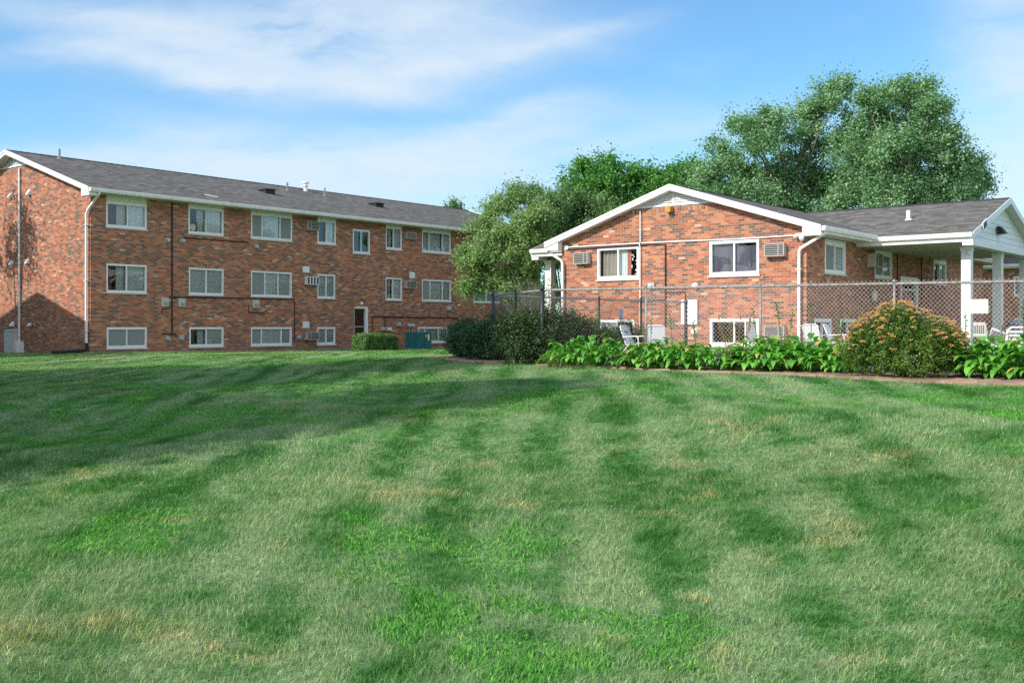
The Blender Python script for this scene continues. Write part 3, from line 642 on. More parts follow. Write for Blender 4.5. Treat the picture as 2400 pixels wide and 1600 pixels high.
# air conditioners
def ac_px(p0,p1,y0,y1,mat='ac',vert=False,dep=.2):
    a0,a1=lx(p0),lx(p1); Yd=lY((p0+p1)/2); air_con(lb,fx,a0,a1,zat(y1,Yd),zat(y0,Yd),dep,mat,vert)
ac_px(716,742,519,540); ac_px(947.5,970,545,560.5); ac_px(714,742,649,667.5,'vinyl',True); ac_px(947.5,970.5,658.5,676,'ac'); ac_px(715,742.5,778.5,796.5)
def plate(p0,p1,y0,y1,name,mat,dep=.03,fa=fx):
    a0,a1=lx(p0),lx(p1); Yd=lY((p0+p1)/2); m=MB(); z0,z1=zat(y1,Yd),zat(y0,Yd)
    fa.box(m,a0,a1,0,dep,z0,z1); fa.box(m,a0+.03,a1-.03,dep,dep+.012,z0+.03,z1-.03); return m.build(name,M[mat],lb)
plate(709,723.5,624.5,639,'vent_cover','vinyl',.05); plate(959,971,638,652,'vent_cover','vinyl',.05); plate(709,723.5,753.5,769,'vent_cover','vinyl',.05)
def round_vent(px,py,r,name='round_vent',base=None,mat='greybox'):
    a=lx(px); zz=lz(px,py); m=MB()
    if base: fx.box(m,a-base,a+base,0,.05,zz-base,zz+base)
    m.disc(fx.p(a+.02,0,zz),(0,-1,0),[(0,r*1.05),(.05,r*1.05),(.06,r*.85),(.14,r*.8),(.16,r*.55)],16); return m.build(name,M[mat],lb)
for p in ((390.7,562.9),(425.5,564.3),(598.5,578)): round_vent(*p,.1)
for p in ((386,707.5),(425.3,709),(599,712)): round_vent(*p,.1,base=.18)
for p in ((391.7,794),(423,793),(699,791)): round_vent(*p,.12,mat='steel')
def conduit(pts,r=.02,mat='pipe'):
    m=MB(); m.tube([fx.p(lx(px),.03,lz(px,py)) for px,py in pts],r,6); return m.build('conduit',M[mat],lb)
conduit([(402.5,476),(402.5,785)],.035); conduit([(431,557),(582,568)]); conduit([(395,696),(540,698),(689.5,701),(689.5,798)],.028); conduit([(380,785),(380,781),(412,783),(412,790)]); conduit([(397,716),(397,723),(379,724),(379,737)]); conduit([(582,715),(582,732),(618,733),(618,738)]); conduit([(872,741.5),(1075,745)],.03); conduit([(872,741.5),(872,775)],.018); conduit([(901,742),(901,780)],.018); conduit([(898,640),(896,736)],.014,'steel'); conduit([(1049,744),(1049,722)],.014)
conduit([(710,797),(718,797),(718,803)],.02,'black')
plate(895.5,900.5,636,643,'junction_box','greybox',.08); plate(891,899,766,774,'electric_meter','greybox',.15); plate(905.5,914,767,774.5,'electric_meter','vinyl',.15); plate(928,936,755,764,'flood_light','greybox',.15); plate(1046.5,1056,716.5,727,'junction_box','greybox',.06)
round_vent(1052.7,611,.11)
m=MB(); fx.box(m,lx(845),lx(851.5),0,.14,lz(848,700.5),lz(848,692.5)); m.build('wall_lamp',M['amber'],lb)
m=MB(); a=lx(847); zz=lz(847,711); m.disc(fx.p(a,0,zz),(0,-1,0),[(0,.09),(.03,.09),(.09,.06),(.1,.02)],12); m.build('security_camera',M['vinyl'],lb,True)
for p in ((956.5,759,767),(963,759,767)):
    a=lx(p[0]+1); m=MB(); m.disc(fx.p(a,0,lz(p[0],763)),(0,-1,0),[(0,.12),(.12,.12),(.2,.09),(.22,.05)],12); m.tube([fx.p(a,.05,lz(p[0],767)),fx.p(a,.05,lz(p[0],790))],.03,6); m.build('electric_meter',M['greybox'],lb)
# gable side fittings
ly=lambda px: hit(px,LC,D2)[0]
lgY=lambda px: hit(px,LC,D2)[1]
m=MB(); yc=ly(48.5); m.tube([(-.06,yc,8.42),(-.06,yc,.9)],.045,8)
for zz in (7.9,6.1,4.3,2.5): m.box(-.1,0,yc-.07,yc+.07,zz,zz+.04)
m.build('conduit',M['vinyl'],lb)
m=MB(); m.box(-.22,0,ly(56),ly(46),.4,.97); m.box(-.235,-.22,ly(55.2),ly(46.8),.45,.92); m.build('junction_box',M['vinyl'],lb)
m=MB(); m.box(-.34,-.03,ly(47),ly(28),.35,1.42); m.box(-.345,-.34,ly(46),ly(29),.45,1.38); m.hexa([(-.37,ly(47.5),1.42),(0,ly(47.5),1.42),(0,ly(27.5),1.42),(-.37,ly(27.5),1.42)],[(-.36,ly(47),1.45),(0,ly(47),1.49),(0,ly(28),1.49),(-.36,ly(28),1.45)]); m.build('utility_cabinet',M['greybox'],lb)
for px,py,s in ((31,759,.1),(71.6,760,.07),(26,458,.1),(70,451,.12),(29,616,.1),(67,613,.1)):
    yy=ly(px); zz=zat(py,lgY(px)); m=MB(); m.box(-.03,0,yy-s,yy+s,zz-s,zz+s)
    m.hexa([(-.16,yy-s*.8,zz-s*.9),(-.03,yy-s*.8,zz-s*.9),(-.03,yy+s*.8,zz-s*.9),(-.16,yy+s*.8,zz-s*.9)],[(-.05,yy-s*.8,zz+s*.8),(-.03,yy-s*.8,zz+s*.8),(-.03,yy+s*.8,zz+s*.8),(-.05,yy+s*.8,zz+s*.8)]); m.build('vent_hood',M['vinyl'],lb)
# roof fittings (part of the roof): find roof point under a pixel column on the front slope
def roof_pt(px,py,org,ze,sl,ov):
    # intersect view ray with front slope plane z=ze+sl*(y_local+ov)
    r=np.array([(px-CX)/F,1.,-(py-HY)/F]); n2=D2
    # z: EYE + r2*t = ze+sl*(((r.xy*t)-org).d2+ov)
    t=(ze+sl*(ov-np.dot(org,n2))-EYE)/(r[2]-sl*np.dot(r[:2],n2)); p=r[:2]*t
    return np.dot(p-org,D1),np.dot(p-org,D2),EYE+r[2]*t
for px,py,hh,rr in ((139.3,371,.42,.045),(673.5,446.5,.42,.05),(761,458.5,.42,.05)):
    a,b,c=roof_pt(px,py,LC,7.03,.314,.6); b=min(b,LW/2-.1)
    c=7.03+.314*(b+.6); m=MB(); m.tube([(a,b,c-.05),(a,b,c+hh)],rr,8); m.disc((a,b,c-.02),(0,-.3,1),[(0,.14),(.03,.12),(.07,rr+.01)],10); m.build('vent_pipe',M['postgrey'],lroof)
a,b,c=roof_pt(716,447,LC,7.03,.314,.6); b=min(b,LW/2-.15); c=7.03+.314*(b+.6)
m=MB(); m.disc((a,b,c-.03),(0,0,1),[(0,.16),(.06,.1),(.26,.1),(.27,.17),(.30,.17),(.31,.11),(.42,.11),(.43,.2),(.5,.2),(.53,.1)],12); m.build('chimney_vent',M['vinyl'],lroof)
for px,py in ((627.5,452),(884,483.5)):
    a,b,c=roof_pt(px,py,LC,7.03,.314,.6); m=MB(); m.box(a-.28,a+.28,b-.22,b+.4,c-.1,c+.14); m.box(a-.32,a+.32,b-.3,b+.42,c+.14,c+.17); m.build('box_vent',M['black'],lroof)
m=MB(); a,b,c=roof_pt(495,461,LC,7.03,.314,.6); m.tube([(a-.2,b+.2,c+.09),(a+.2,b-.2,c-.02)],.02,5); m.build('loose_stick',M['paper'],lroof)

# ------------------------------------------------------------------ two storey building with porch (right)
ry=lambda px: hit(px,RC,D2)[0]
rgY=lambda px: hit(px,RC,D2)[1]
rz_=lambda px,py: zat(py,rgY(px))
rx_=lambda px: hit(px,RC,D1)[0]
rfY=lambda px: hit(px,RC,D1)[1]
RW=9.62; RL=20.0; RE=4.75; RS=.32; RO=.6
gw=[(1400,1497,3.30,4.47),(1663,1778.6,3.30,4.47),(1406,1487,.95,1.84),(1663.6,1778.4,.95,1.86)]
sw=[(1933,1981.5,3.36,4.40),(2050,2090.5,3.36,4.32),(2187.8,2217.6,3.36,4.32),(1908.5,1948.5,.95,1.86),(1969,2007,.95,1.86)]
R_og=[(ry(b),ry(a),c,d) for a,b,c,d in gw]
R_of=[(rx_(a),rx_(b),c,4.5 if c>3 else d) for a,b,c,d in sw]
ddx0,ddx1=rx_(2109.6),rx_(2150.4); R_of.append((ddx0,ddx1,1.0,3.52))
rb_,rzr,rroof=gable_building('apartment_building','low brick building with sunlit gable and white pillared porch on the right',RC,RL,RW,RE,RS,RO,.28,R_of,R_og,5.80,wall_top=4.49)
gp=[[(.5,'pink'),(.5,'drape')],[(.5,'night'),(.5,'night')],[(.5,'dark'),(.5,'screen')],[(.25,'screen'),(.25,'dark'),(.5,'dark')]]
for (a,b,c,d),pn in zip(gw,gp): window(rb_,fy,ry(b),ry(a),c,d,pn,fw=.08)
sp_=[[(.5,'screen'),(.5,'sheer')],[(.5,'screen'),(.5,'blind')],[(.5,'dark'),(.5,'blind')],[(.5,'dark'),(.5,'dark')],[(.5,'dark'),(.5,'dark')]]
for (a,b,c,d),pn in zip(sw,sp_): window(rb_,fx,rx_(a),rx_(b),c,d,pn,fw=.09,header=(4.485 if c>3 else None))
# double entrance under the porch
m=MB(); fx.box(m,ddx0,ddx1,-.1,.03,3.3,3.52); fx.box(m,ddx0,ddx0+.12,-.1,.03,1.0,3.3); fx.box(m,ddx1-.22,ddx1,-.1,.03,1.0,3.3); fx.box(m,ddx0+.12,ddx1-.22,-.1,-.02,3.0,3.06)
dd=m.build('door',M['vinyl'],rb_); m=MB(); fx.quad(m,ddx0+.12,ddx1-.22,-.06,1.0,3.0); m.build('pane',M['glass'],dd); m=MB(); fx.box(m,ddx0+.7,ddx0+.8,-.09,-.03,1.0,3.0); fx.box(m,ddx0+.12,ddx1-.22,-.09,-.03,1.95,2.05); m.build('door_leaf',M['greybox'],dd)
def rac(p0,p1,z0,z1,fa=fy,dep=.2):
    if fa is fy: air_con(rb_,fy,ry(p1),ry(p0),z0,z1,dep)
    else: air_con(rb_,fx,rx_(p0),rx_(p1),z0,z1,dep)
rac(1351,1384,3.90,4.31); rac(1797,1843,3.86,4.27); rac(1797,1843,1.19,1.62); air_con(rb_,fx,rx_(2033),rx_(2050),3.72,4.2,.32)
# wall fittings
def gtube(pts,r,mat,name='conduit',o=.03):
    m=MB(); m.tube([(-o,ry(px),rz_(px,py)) for px,py in pts],r,6); return m.build(name,M[mat],rb_)
gtube([(1328,580),(1503,570),(1600,565.5),(1720,560.5),(1872,551.5)],.022,'vinyl'); gtube([(1328,585.5),(1500,575),(1560.6,572.5),(1560.6,765)],.024,'pipe')
gtube([(1503,495),(1503,567),(1501,573),(1502.5,578),(1502.5,770)],.022,'vinyl',o=.07); gtube([(1561,673.5),(1620,671.5)],.02,'pipe'); gtube([(1561,685),(1607,684),(1607,702)],.018,'pipe'); gtube([(1502,704),(1560,702)],.018,'pipe')
for px,py,r in ((1629.6,671.3,.13),(1627.8,778,.13)):
    m=MB(); m.disc((0,ry(px),rz_(px,py)),(-1,0,0),[(0,r),(.03,r),(.05,r*.8),(.12,r*.62),(.15,r*.5)],18); m.build('round_vent',M['cream'],rb_,True)
m=MB(); yy=ry(1527); zz=rz_(1527,671); m.box(-.05,0,yy-.13,yy+.13,zz-.12,zz+.12); m.disc((-.05,yy,zz),(-1,0,0),[(0,.08),(.08,.07),(.1,.03)],12); m.build('round_vent',M['greybox'],rb_)
m=MB(); m.box(-.05,0,ry(1332),ry(1325),4.46,4.62); m.build('junction_box',M['vinyl'],rb_)
m=MB(); yy=ry(1571.5); zz=rz_(1571.5,491); m.box(-.2,0,yy-.1,yy+.1,zz-.1,zz+.1); m.tube([(-.03,yy-.02,zz+.1),(-.04,yy-.03,zz+.32),(-.04,yy+.03,zz+.36),(-.05,yy+.06,zz+.1)],.008,5); m.build('wall_lamp',M['amber'],rb_)
m=MB(); yc,zc=ry(1878),rz_(1878,551); m.box(-.12,0,yc-.14,yc+.14,zc-.05,zc+.05); m.disc((-.08,yc+.09,zc),(-.6,.5,-.3),[(0,.05),(.12,.055),(.14,.03)],10); m.disc((-.08,yc-.06,zc-.08),(-.7,0,-.6),[(0,.08),(.07,.085),(.1,.04)],12); m.build('security_camera',M['vinyl'],rb_)
m=MB(); m.box(-.06,-.03,ry(1636),ry(1598),rz_(1617,760),rz_(1617,702)); m.build('notice_board',M['paper'],rb_)
m=MB(); a=rx_(2040); m.tube([(a,0,2.95),(a,-.14,2.95),(a,-.14,2.85)],.015,5); m.disc((a,-.14,2.5),(0,0,1),[(0,.06),(.04,.09),(.26,.11),(.3,.12),(.36,.03)],10); m.build('wall_lantern',M['cream'],rb_)
m=MB()
for px in (2102,2158): a=rx_(px); m.tube([(a,-.03,4.48),(a,-.03,2.5)],.018,6)
m.build('conduit',M['pipe'],rb_)
# gutters + downspouts
XP0=4.21; PH=4.69; XP1=XP0+2*PH; PW=3.85; PZ=4.75
m=MB(); gutter(m,(-.3,-.625,RE-.015),(XP0+.05,-.625,RE-.015),(0,-1,0),.15,.12); m.build('gutter',M['white'],rb_); m=MB(); gutter(m,(XP1-.05,-.625,RE-.015),(RL+.28,-.625,RE-.015),(0,-1,0),.15,.12); m.build('gutter',M['white'],rb_)
m=MB(); m.tube([(-.1,-.66,4.62),(-.1,-.64,4.5),(-.12,.14,4.08),(-.12,.19,3.98),(-.12,.2,.6)],.055,4)
for zz in (3.4,1.6): m.box(-.18,-.05,.12,.28,zz,zz+.03)
m.build('downspout',M['white'],rb_)
m=MB(); m.tube([(-.1,RW+.66,4.62),(-.1,RW+.62,4.45),(-.12,RW-.06,4.08),(-.12,RW-.12,3.98),(-.12,RW-.13,.6)],.055,4); m.build('downspout',M['white'],rb_)
# porch (both sides): sg=-1 toward the lawn side, +1 on the back
def porch(sg,x0,x1,pw,cols,detail=True):
    base=0 if sg<0 else RW; yo=lambda w: base+sg*w
    xm=(x0+x1)/2; hw=(x1-x0)/2; zr=PZ-.08+hw*.33; ze=PZ-.08
    wr=-((zr-RE)/RS-RO)  # where porch ridge meets main slope, measured inward
    rb=MB()
    e=[(x0,yo(pw),ze),(x0,yo(RO-.0),ze),(xm,yo(wr),zr),(xm,yo(pw),zr)]
    roof_slab(rb,e[0],e[1],e[2],e[3],.05); 
    e=[(x1,yo(RO),ze),(x1,yo(pw),ze),(xm,yo(pw),zr),(xm,yo(wr),zr)]
    roof_slab(rb,e[0],e[1],e[2],e[3],.05)
    pr=rb.build('porch_roof',M['shingle'],rb_)
    c=MB(); c.hexa([(xm-.13,yo(pw),zr-.035),(xm+.13,yo(pw),zr-.035),(xm+.13,yo(wr),zr-.035),(xm-.13,yo(wr),zr-.035)],[(xm-.01,yo(pw),zr+.025),(xm+.01,yo(pw),zr+.025),(xm+.01,yo(wr),zr+.025),(xm-.01,yo(wr),zr+.025)]); c.build('ridge_cap',M['ridge'],pr)
    m=MB(); y_o=yo(pw)
    for a,b in (((x0,ze),(xm,zr)),((x1,ze),(xm,zr))):
        y1=y_o+sg*.03
        m.hexa([(a[0],y_o,a[1]-.2),(a[0],y1,a[1]-.2),(b[0],y1,b[1]-.2),(b[0],y_o,b[1]-.2)],[(a[0],y_o,a[1]+.012),(a[0],y1,a[1]+.012),(b[0],y1,b[1]+.012),(b[0],y_o,b[1]+.012)])
    m.build('rake_board',M['siding'],rb_)
    for xa,xb in ((x0,xm),(x1,xm)):
        q=MB(); q.face([(xa,yo(pw),ze-.16),(xa,yo(pw-.33),ze-.16),(xb,yo(pw-.33),zr-.16),(xb,yo(pw),zr-.16)]); q.build('rake_soffit',M['soffit'],rb_)
    # gable siding, slightly set back
    yb=yo(pw-.32); m=MB(); zz=ze-.22; n=0
    while zz<zr-.2:
        z1=min(zz+.2,zr-.1); fa=(zz-ze+.06)/(zr-ze); a=x0+max(0,fa)*hw+.05; b=x1-max(0,fa)*hw-.05
        fa2=(z1-ze+.06)/(zr-ze); a2=x0+max(0,fa2)*hw+.05; b2=x1-max(0,fa2)*hw-.05
        m.hexa([(a,yb+sg*.025,zz),(b,yb+sg*.025,zz),(b,yb-sg*.03,zz),(a,yb-sg*.03,zz)],[(a2,yb+sg*.004,z1),(b2,yb+sg*.004,z1),(b2,yb-sg*.03,z1),(a2,yb-sg*.03,z1)]); zz+=.2
    m.build('gable_siding',M['siding'],rb_)
    m=MB(); m.box(x0+.02,x1-.02,yo(pw-.0),yo(pw-.34),ze-.42,ze-.225); m.build('porch_beam',M['siding'],rb_)
    m=MB(); m.box(x0+.02,x1-.02,yo(.0),yo(pw-.345),ze-.30,ze-.27); m.build('porch_ceiling',M['ceiling'],rb_)
    m=MB(); m.box(x0,x0+.025,yo(RO),yo(pw),ze-.3,ze-.05); m.box(x0,x0+.025,yo(0),yo(RO)-sg*.001,ze-.3,RE-.238); m.build('porch_fascia',M['white'],rb_)
    m=MB(); m.box(x1,x1-.025,yo(RO),yo(pw),ze-.3,ze-.05); m.box(x1,x1-.025,yo(0),yo(RO)-sg*.001,ze-.3,RE-.238); m.build('porch_fascia',M['white'],rb_)
    m=MB(); gutter(m,(x0,yo(RO+.02),ze-.01),(x0,yo(pw),ze-.01),(-1,0,0),.15,.12); m.build('gutter',M['white'],rb_); m=MB(); gutter(m,(x1,yo(RO),ze-.01),(x1,yo(pw),ze-.01),(1,0,0),.15,.12); m.build('gutter',M['white'],rb_)
    for cx in cols:
        m=MB(); yc=yo(pw-.42); m.box(cx-.15,cx+.15,yc-.15,yc+.15,-.2,ze-.42); m.box(cx-.17,cx+.17,yc-.17,yc+.17,ze-.56,ze-.42); m.build('column',M['siding' if detail else 'white'],rb_)
    return ze
porch(-1,XP0,XP1,PW,(XP0+.86,8.9,XP1-.86)); porch(1,1.2,9.4,2.4,(1.9,8.7),False)
# porch fittings
yo=-(PW-.28)
m=MB(); zc=5.02; xc=8.35; m.hexa([(xc-.22,yo-.28,zc-.1),(xc+.22,yo-.28,zc-.1),(xc+.22,yo-.03,zc-.14),(xc-.22,yo-.03,zc-.14)],[(xc-.2,yo-.1,zc+.14),(xc+.2,yo-.1,zc+.14),(xc+.2,yo-.03,zc+.16),(xc-.2,yo-.03,zc+.16)]); m.build('flood_light',M['black'],rb_)
m=MB(); xs,zs=5.35,4.98; dxx=np.array([.93,0,.36]); dzz=np.array([-.36,0,.93])
c0=np.array([xs,-PW-.05,zs])
def pnl(w,h,y0,y1,nm,mt,par):
    q=MB(); lo=[c0+dxx*a+dzz*b+np.array([0,y0,0]) for a,b in ((-w,-h),(w,-h),(w,h),(-w,h))]; hi=[p+np.array([0,y1-y0,0]) for p in lo]; q.hexa(lo,hi); return q.build(nm,M[mt],par)
sp=pnl(.24,.15,-.03,0,'solar_panel','vinyl',rb_); pnl(.19,.10,-.036,-.031,'solar_cell','black',sp)
m=MB(); m.disc((XP0+.7,-(PW-.42)-.1,4.05),(-1,0,0),[(0,.07),(.05,.07),(.1,.04)],10); m.build('security_camera',M['siding'],rb_)
m=MB(); yA=-(PW-.42); m.box(XP0+.66,XP0+.70,yA-.15-.56,yA-.151,2.03,2.50); m.build('notice_board',M['paper'],rb_)
a,b,c=roof_pt(2105,500,RC,RE,RS,RO)
# pipe on the porch roof's near slope
xq=6.6; zq=(PZ-.08)+(xq-XP0)*.33; m=MB(); m.tube([(xq,-1.0,zq-.05),(xq,-1.0,zq+.32)],.075,10); m.disc((xq,-1.0,zq-.03),(-.3,0,1),[(0,.16),(.04,.12)],10); m.build('vent_pipe',M['vinyl'],rb_)

# ------------------------------------------------------------------ far building behind the porch, and the neighbour out of frame on the left
FC=np.array([22.2,58.]); fo=[]
fwl=[(1.4,2.3,3.35,4.5,[(.5,'screen'),(.5,'blind')]),(1.4,2.3,1.0,2.1,[(.5,'screen'),(.5,'blind')]),(6.2,7.6,3.35,4.5,[(.5,'blind'),(.5,'blind')]),(6.2,7.6,1.0,2.1,[(.5,'blind'),(.5,'blind')]),(10.5,11.9,3.35,4.5,[(.5,'blind'),(.5,'blind')])]
def far_building(name,label,C,L,W,ze,wt,zl,opens,rot_extra=0):
    r,_,_=gable_building(name,label,C,L,W,ze,.314,.6,.4,[],[(a,b,c,d) for a,b,c,d,_ in opens],zl,wall_top=wt)
    for a,b,c,d,p in opens: window(r,fy,a,b,c,d,p,fw=.08)
    m=MB(); gutter(m,(-.4,-.625,ze-.015),(L+.4,-.625,ze-.015),(0,-1,0),.15,.12); m.build('gutter',M['white'],r)
    return r
# its long brick side faces the lawn: build it turned a quarter
fb=thing('brick_building','long brown brick building seen far off between the porch columns','building',(22.0,66.0,0),ROT-pi/2)
m=MB(); ops=[(a,b,c,d) for a,b,c,d,_ in fwl]; opsx=[(3+a,3+b,c,d) for a,b,c,d in ops]+[(21,22.4,3.35,4.5),(21,22.4,1.,2.1),(15.5,16.9,1.,2.1)]
wall_face(m,fx,0,34,-1,5.1,opsx); m.face([(0,0,-1),(0,11,-1),(0,11,5.1),(0,0,5.1)]); m.face([(34,0,-1),(34,11,-1),(34,11,5.1),(34,0,5.1)]); m.face([(0,0,5.1),(0,11,5.1),(0,5.5,7.1)]); m.face([(34,0,5.1),(34,11,5.1),(34,5.5,7.1)]); m.face([(0,11,-1),(34,11,-1),(34,11,5.1),(0,11,5.1)])
m.build('wall',M['brick'],fb)
for o in opsx: window(fb,fx,o[0],o[1],o[2],o[3],[(.5,'screen'),(.5,'blind')],fw=.09)
m=MB(); roof_slab(m,(-.4,-.6,5.2),(34.4,-.6,5.2),(34.4,5.5,7.2),(-.4,5.5,7.2)); roof_slab(m,(34.4,11.6,5.2),(-.4,11.6,5.2),(-.4,5.5,7.2),(34.4,5.5,7.2)); m.build('roof',M['shingle'],fb)
m=MB(); gutter(m,(-.4,-.62,5.2),(34.4,-.62,5.2),(0,-1,0),.18,.14); m.box(-.4,34.4,-.6,0,4.96,5.0); m.build('gutter',M['white'],fb)
for a in (5.9,13.5,18.6): air_con(fb,fx,a,a+.65,3.75,4.2); air_con(fb,fx,a,a+.65,1.35,1.8)
m=MB(); fx.box(m,7.5,7.9,0,.06,2.45,2.85); m.build('vent_cover',M['vinyl'],fb)

NB=Lw(-8.0-26.0,.87)
nb,_,_=gable_building('apartment_building','neighbouring brick apartment building in line beyond the left edge of the lawn',NB,25.7,12.74,7.03,.314,.6,.3,[],[],8.55,wall_top=6.88,sd_=.165)

# ------------------------------------------------------------------ foliage
def leaves_mesh(name,cen,nrm,size,mat,parent=None,rnd=None,aspect=.62,attrs=None):
    n=len(cen); nrm=nrm/(np.linalg.norm(nrm,axis=1,keepdims=True)+1e-9)
    a=RNG.normal(size=(n,3)); u=a-nrm*(a*nrm).sum(1,keepdims=True); u/=np.linalg.norm(u,axis=1,keepdims=True)+1e-9
    v=np.cross(nrm,u); s=(size*RNG.uniform(.65,1.25,n))[:,None]
    co=np.empty((n,4,3)); fold=nrm*s*.15
    co[:,0]=cen-u*s*.5; co[:,1]=cen+v*s*aspect*.5+fold*.6-u*s*.05; co[:,2]=cen+u*s*.5-fold; co[:,3]=cen-v*s*aspect*.5+fold*.6-u*s*.05
    f=np.arange(n*4).reshape(n,4); r=RNG.random(n) if rnd is None else rnd
    return np_mesh(name,co.reshape(-1,3),f,mat,parent,{'rnd':np.repeat(r,4)})
def blob_leaves(blobs,n,spray=9,slen=.5,gap=.0,up=.4,shell=.55,outw=1.,clump=0,cr=(.17,.36),co_=(.3,1.12)):
    """blobs Kx4 (x,y,z,r) -> centres, normals, random tone. Leaves sit along short sprays growing outward."""
    B=np.array(blobs,float)
    if clump:
        sub=[]
        for b in B:
            for _ in range(clump):
                d=RNG.normal(size=3); d/=np.linalg.norm(d)
                if d[2]<-.3: d[2]*=-.6
                q=b[:3]+d*b[3]*RNG.uniform(*co_)*np.array([1,1,.95]); sub.append((*q,b[3]*RNG.uniform(*cr)))
        B=np.array(sub)
    wts=B[:,3]**1.6; wts/=wts.sum(); ns=n//spray
    k=RNG.choice(len(B),ns,p=wts); d=RNG.normal(size=(ns,3)); d/=np.linalg.norm(d,axis=1,keepdims=True)
    rad=(shell+(1-shell)*RNG.random(ns)**.6)*B[k,3]
    # lumpy radius
    lump=1+.16*np.sin(d[:,0]*5+k)+.14*np.sin(d[:,1]*6+2*k)+.12*np.sin(d[:,2]*7+3*k)
    o=B[k,:3]+d*(rad*lump)[:,None]*np.array([1,1,.9])
    dr=d*outw+np.array([0,0,up])+RNG.normal(size=(ns,3))*.35; dr/=np.linalg.norm(dr,axis=1,keepdims=True)
    t=np.linspace(-.5,.5,spray)[None,:,None]*slen*RNG.uniform(.6,1.4,(ns,1,1))
    c=o[:,None,:]+dr[:,None,:]*t+RNG.normal(size=(ns,spray,3))*slen*.13
    nm=np.array([0,0,.5])+dr[:,None,:]*.5+RNG.normal(size=(ns,spray,3))*.55
    ct=RNG.random(len(B))[k][:,None]
    tone=np.clip(ct*.4+RNG.random((ns,1))*.25+RNG.random((ns,spray))*.35,0,1)
    return c.reshape(-1,3),nm.reshape(-1,3),tone.ravel(),o
def tree(name,label,base,blobs,n,leaf,mat,bark='bark',tr=.22,spray=9,slen=.7,up=.45,group=None,shell=.45,cat='tree',limbs=True,twigs=60,z0=None,clump=16):
    gzv=g1(*base) if z0 is None else z0
    root=thing(name,label,cat,(base[0],base[1],gzv),0,group)
    B=np.array(blobs,float); B[:,0]-=base[0]; B[:,1]-=base[1]; B[:,2]-=gzv
    c,nm,tn,o=blob_leaves(B,int(n*.60),spray,slen*.9,up=up,shell=shell*.3,clump=clump)
    c2,nm2,tn2,_=blob_leaves(B,int(n*.20),spray+4,slen*1.9,up=up*2.,shell=.1,outw=1.0,clump=16,cr=(.08,.16),co_=(.7,1.16))
    c=np.concatenate([c,c2]); nm=np.concatenate([nm,nm2]); tn=np.concatenate([tn,tn2])
    leaves_mesh('crown',c,nm,leaf,M[mat],root,tn)
    if limbs:
        m=MB(); ctr=B[:,:3].mean(0); zlow=B[:,2].min(); top=B[:,2].max()
        fork=np.array([ctr[0]*.2,ctr[1]*.2,max(.35*zlow,.25)]); m.tube([(0,0,-.3),(0,0,0.05),fork*.5+np.array([.03,0,0]),fork],[tr*1.5,tr*1.15,tr,tr*.92],8)
        m.tube([fork,fork*.5+ctr*.5+np.array([.1,.1,0]),(ctr[0],ctr[1],ctr[2]),(ctr[0]*.9,ctr[1],ctr[2]+(top-ctr[2])*.6)],[tr*.7,tr*.45,tr*.25,tr*.06],7)
        for b in B:
            f=random.uniform(.1,.75); s=fork*(1-f)+ctr*f; e=b[:3]; mid=(s+e)/2+np.array([random.uniform(-.2,.2),random.uniform(-.2,.2),.15*np.linalg.norm(e-s)])
            m.tube([s,mid,e],[tr*.26,tr*.17,tr*.08],6)
            for _ in range(max(2,twigs//len(B))):
                d=RNG.normal(size=3); d/=np.linalg.norm(d); d[2]=abs(d[2])*.6; q=e+d*b[3]*.85; m.tube([e,(e+q)/2+RNG.normal(size=3)*b[3]*.1,q],[tr*.1,tr*.06,tr*.02],4)
        m.build('trunk',M[bark],root,True)
    return root
def pxblobs(lst,depth,jit=1.,sq=1.):
    out=[]
    for px,py,r in lst:
        Yd=depth+random.uniform(-jit,jit); x,y,z=at_depth(px,py,Yd); out.append((x,y,z,r/F*Yd*sq))
    return out
big=[(1965,215,36),(1985,205,24),(1930,262,60),(1850,330,72),(1780,345,55),(1765,300,28),(1860,430,80),(1960,350,78),(1900,455,80),(1830,480,70),(1780,480,60),(1990,440,60),(1720,470,55),(1760,430,70),(1950,450,75),(1700,400,50),(1650,425,42),(1890,275,40),(1690,360,36),(1730,300,34),(1810,285,36),(1640,480,50),(1700,500,50),(1870,500,60),(1960,500,60),(2010,330,60)]
tree('maple_tree','tall dark green maple behind the low building, left of the tallest one',at_depth(1870,0,60)[:2],pxblobs(big,60,2.),110000,.165,'maple','bark',.30,9,.8,.7,shell=.5,twigs=160)
big2=[(2080,225,32),(2120,240,42),(2165,215,30),(2180,260,42),(2060,300,66),(2150,330,66),(2200,370,60),(2085,400,80),(2180,440,72),(2255,400,46),(2290,440,38),(2270,465,42),(2230,330,34),(2030,235,26),(2030,440,60),(2125,205,20),(2100,470,70),(2200,470,60),(2010,380,60),(2110,360,70),(1990,470,50)]
tree('maple_tree','tallest maple with a wide gappy crown, rightmost above the porch roof',at_depth(2130,0,57)[:2],pxblobs(big2,57,2.),105000,.165,'maple','bark',.30,9,.8,.7,shell=.5,twigs=170)
t2=[(1470,445,50),(1550,450,45),(1400,455,50),(1540,480,50),(1450,520,60),(1380,405,38),(1420,385,26),(1345,440,40),(1430,440,55),(1500,430,50),(1530,420,30),(1390,490,60),(1480,500,60),(1330,500,40)]
tree('maple_tree','bright green rounded maple rising left of the gable peak',at_depth(1430,0,56)[:2],pxblobs(t2,56,1.5),40000,.19,'maple2','bark',.3,9,.7,.5,shell=.4)
t2c=[(1570,470,45),(1620,440,40),(1640,470,45),(1590,410,32),(1625,405,30),(1560,430,30),(1650,430,36),(1600,460,45),(1680,460,40)]
tree('maple_tree','soft green tree top just right of the gable peak, between two maples',at_depth(1620,0,66)[:2],pxblobs(t2c,66,1.5),26000,.2,'maple2','bark',.3,9,.75,.5,shell=.4)
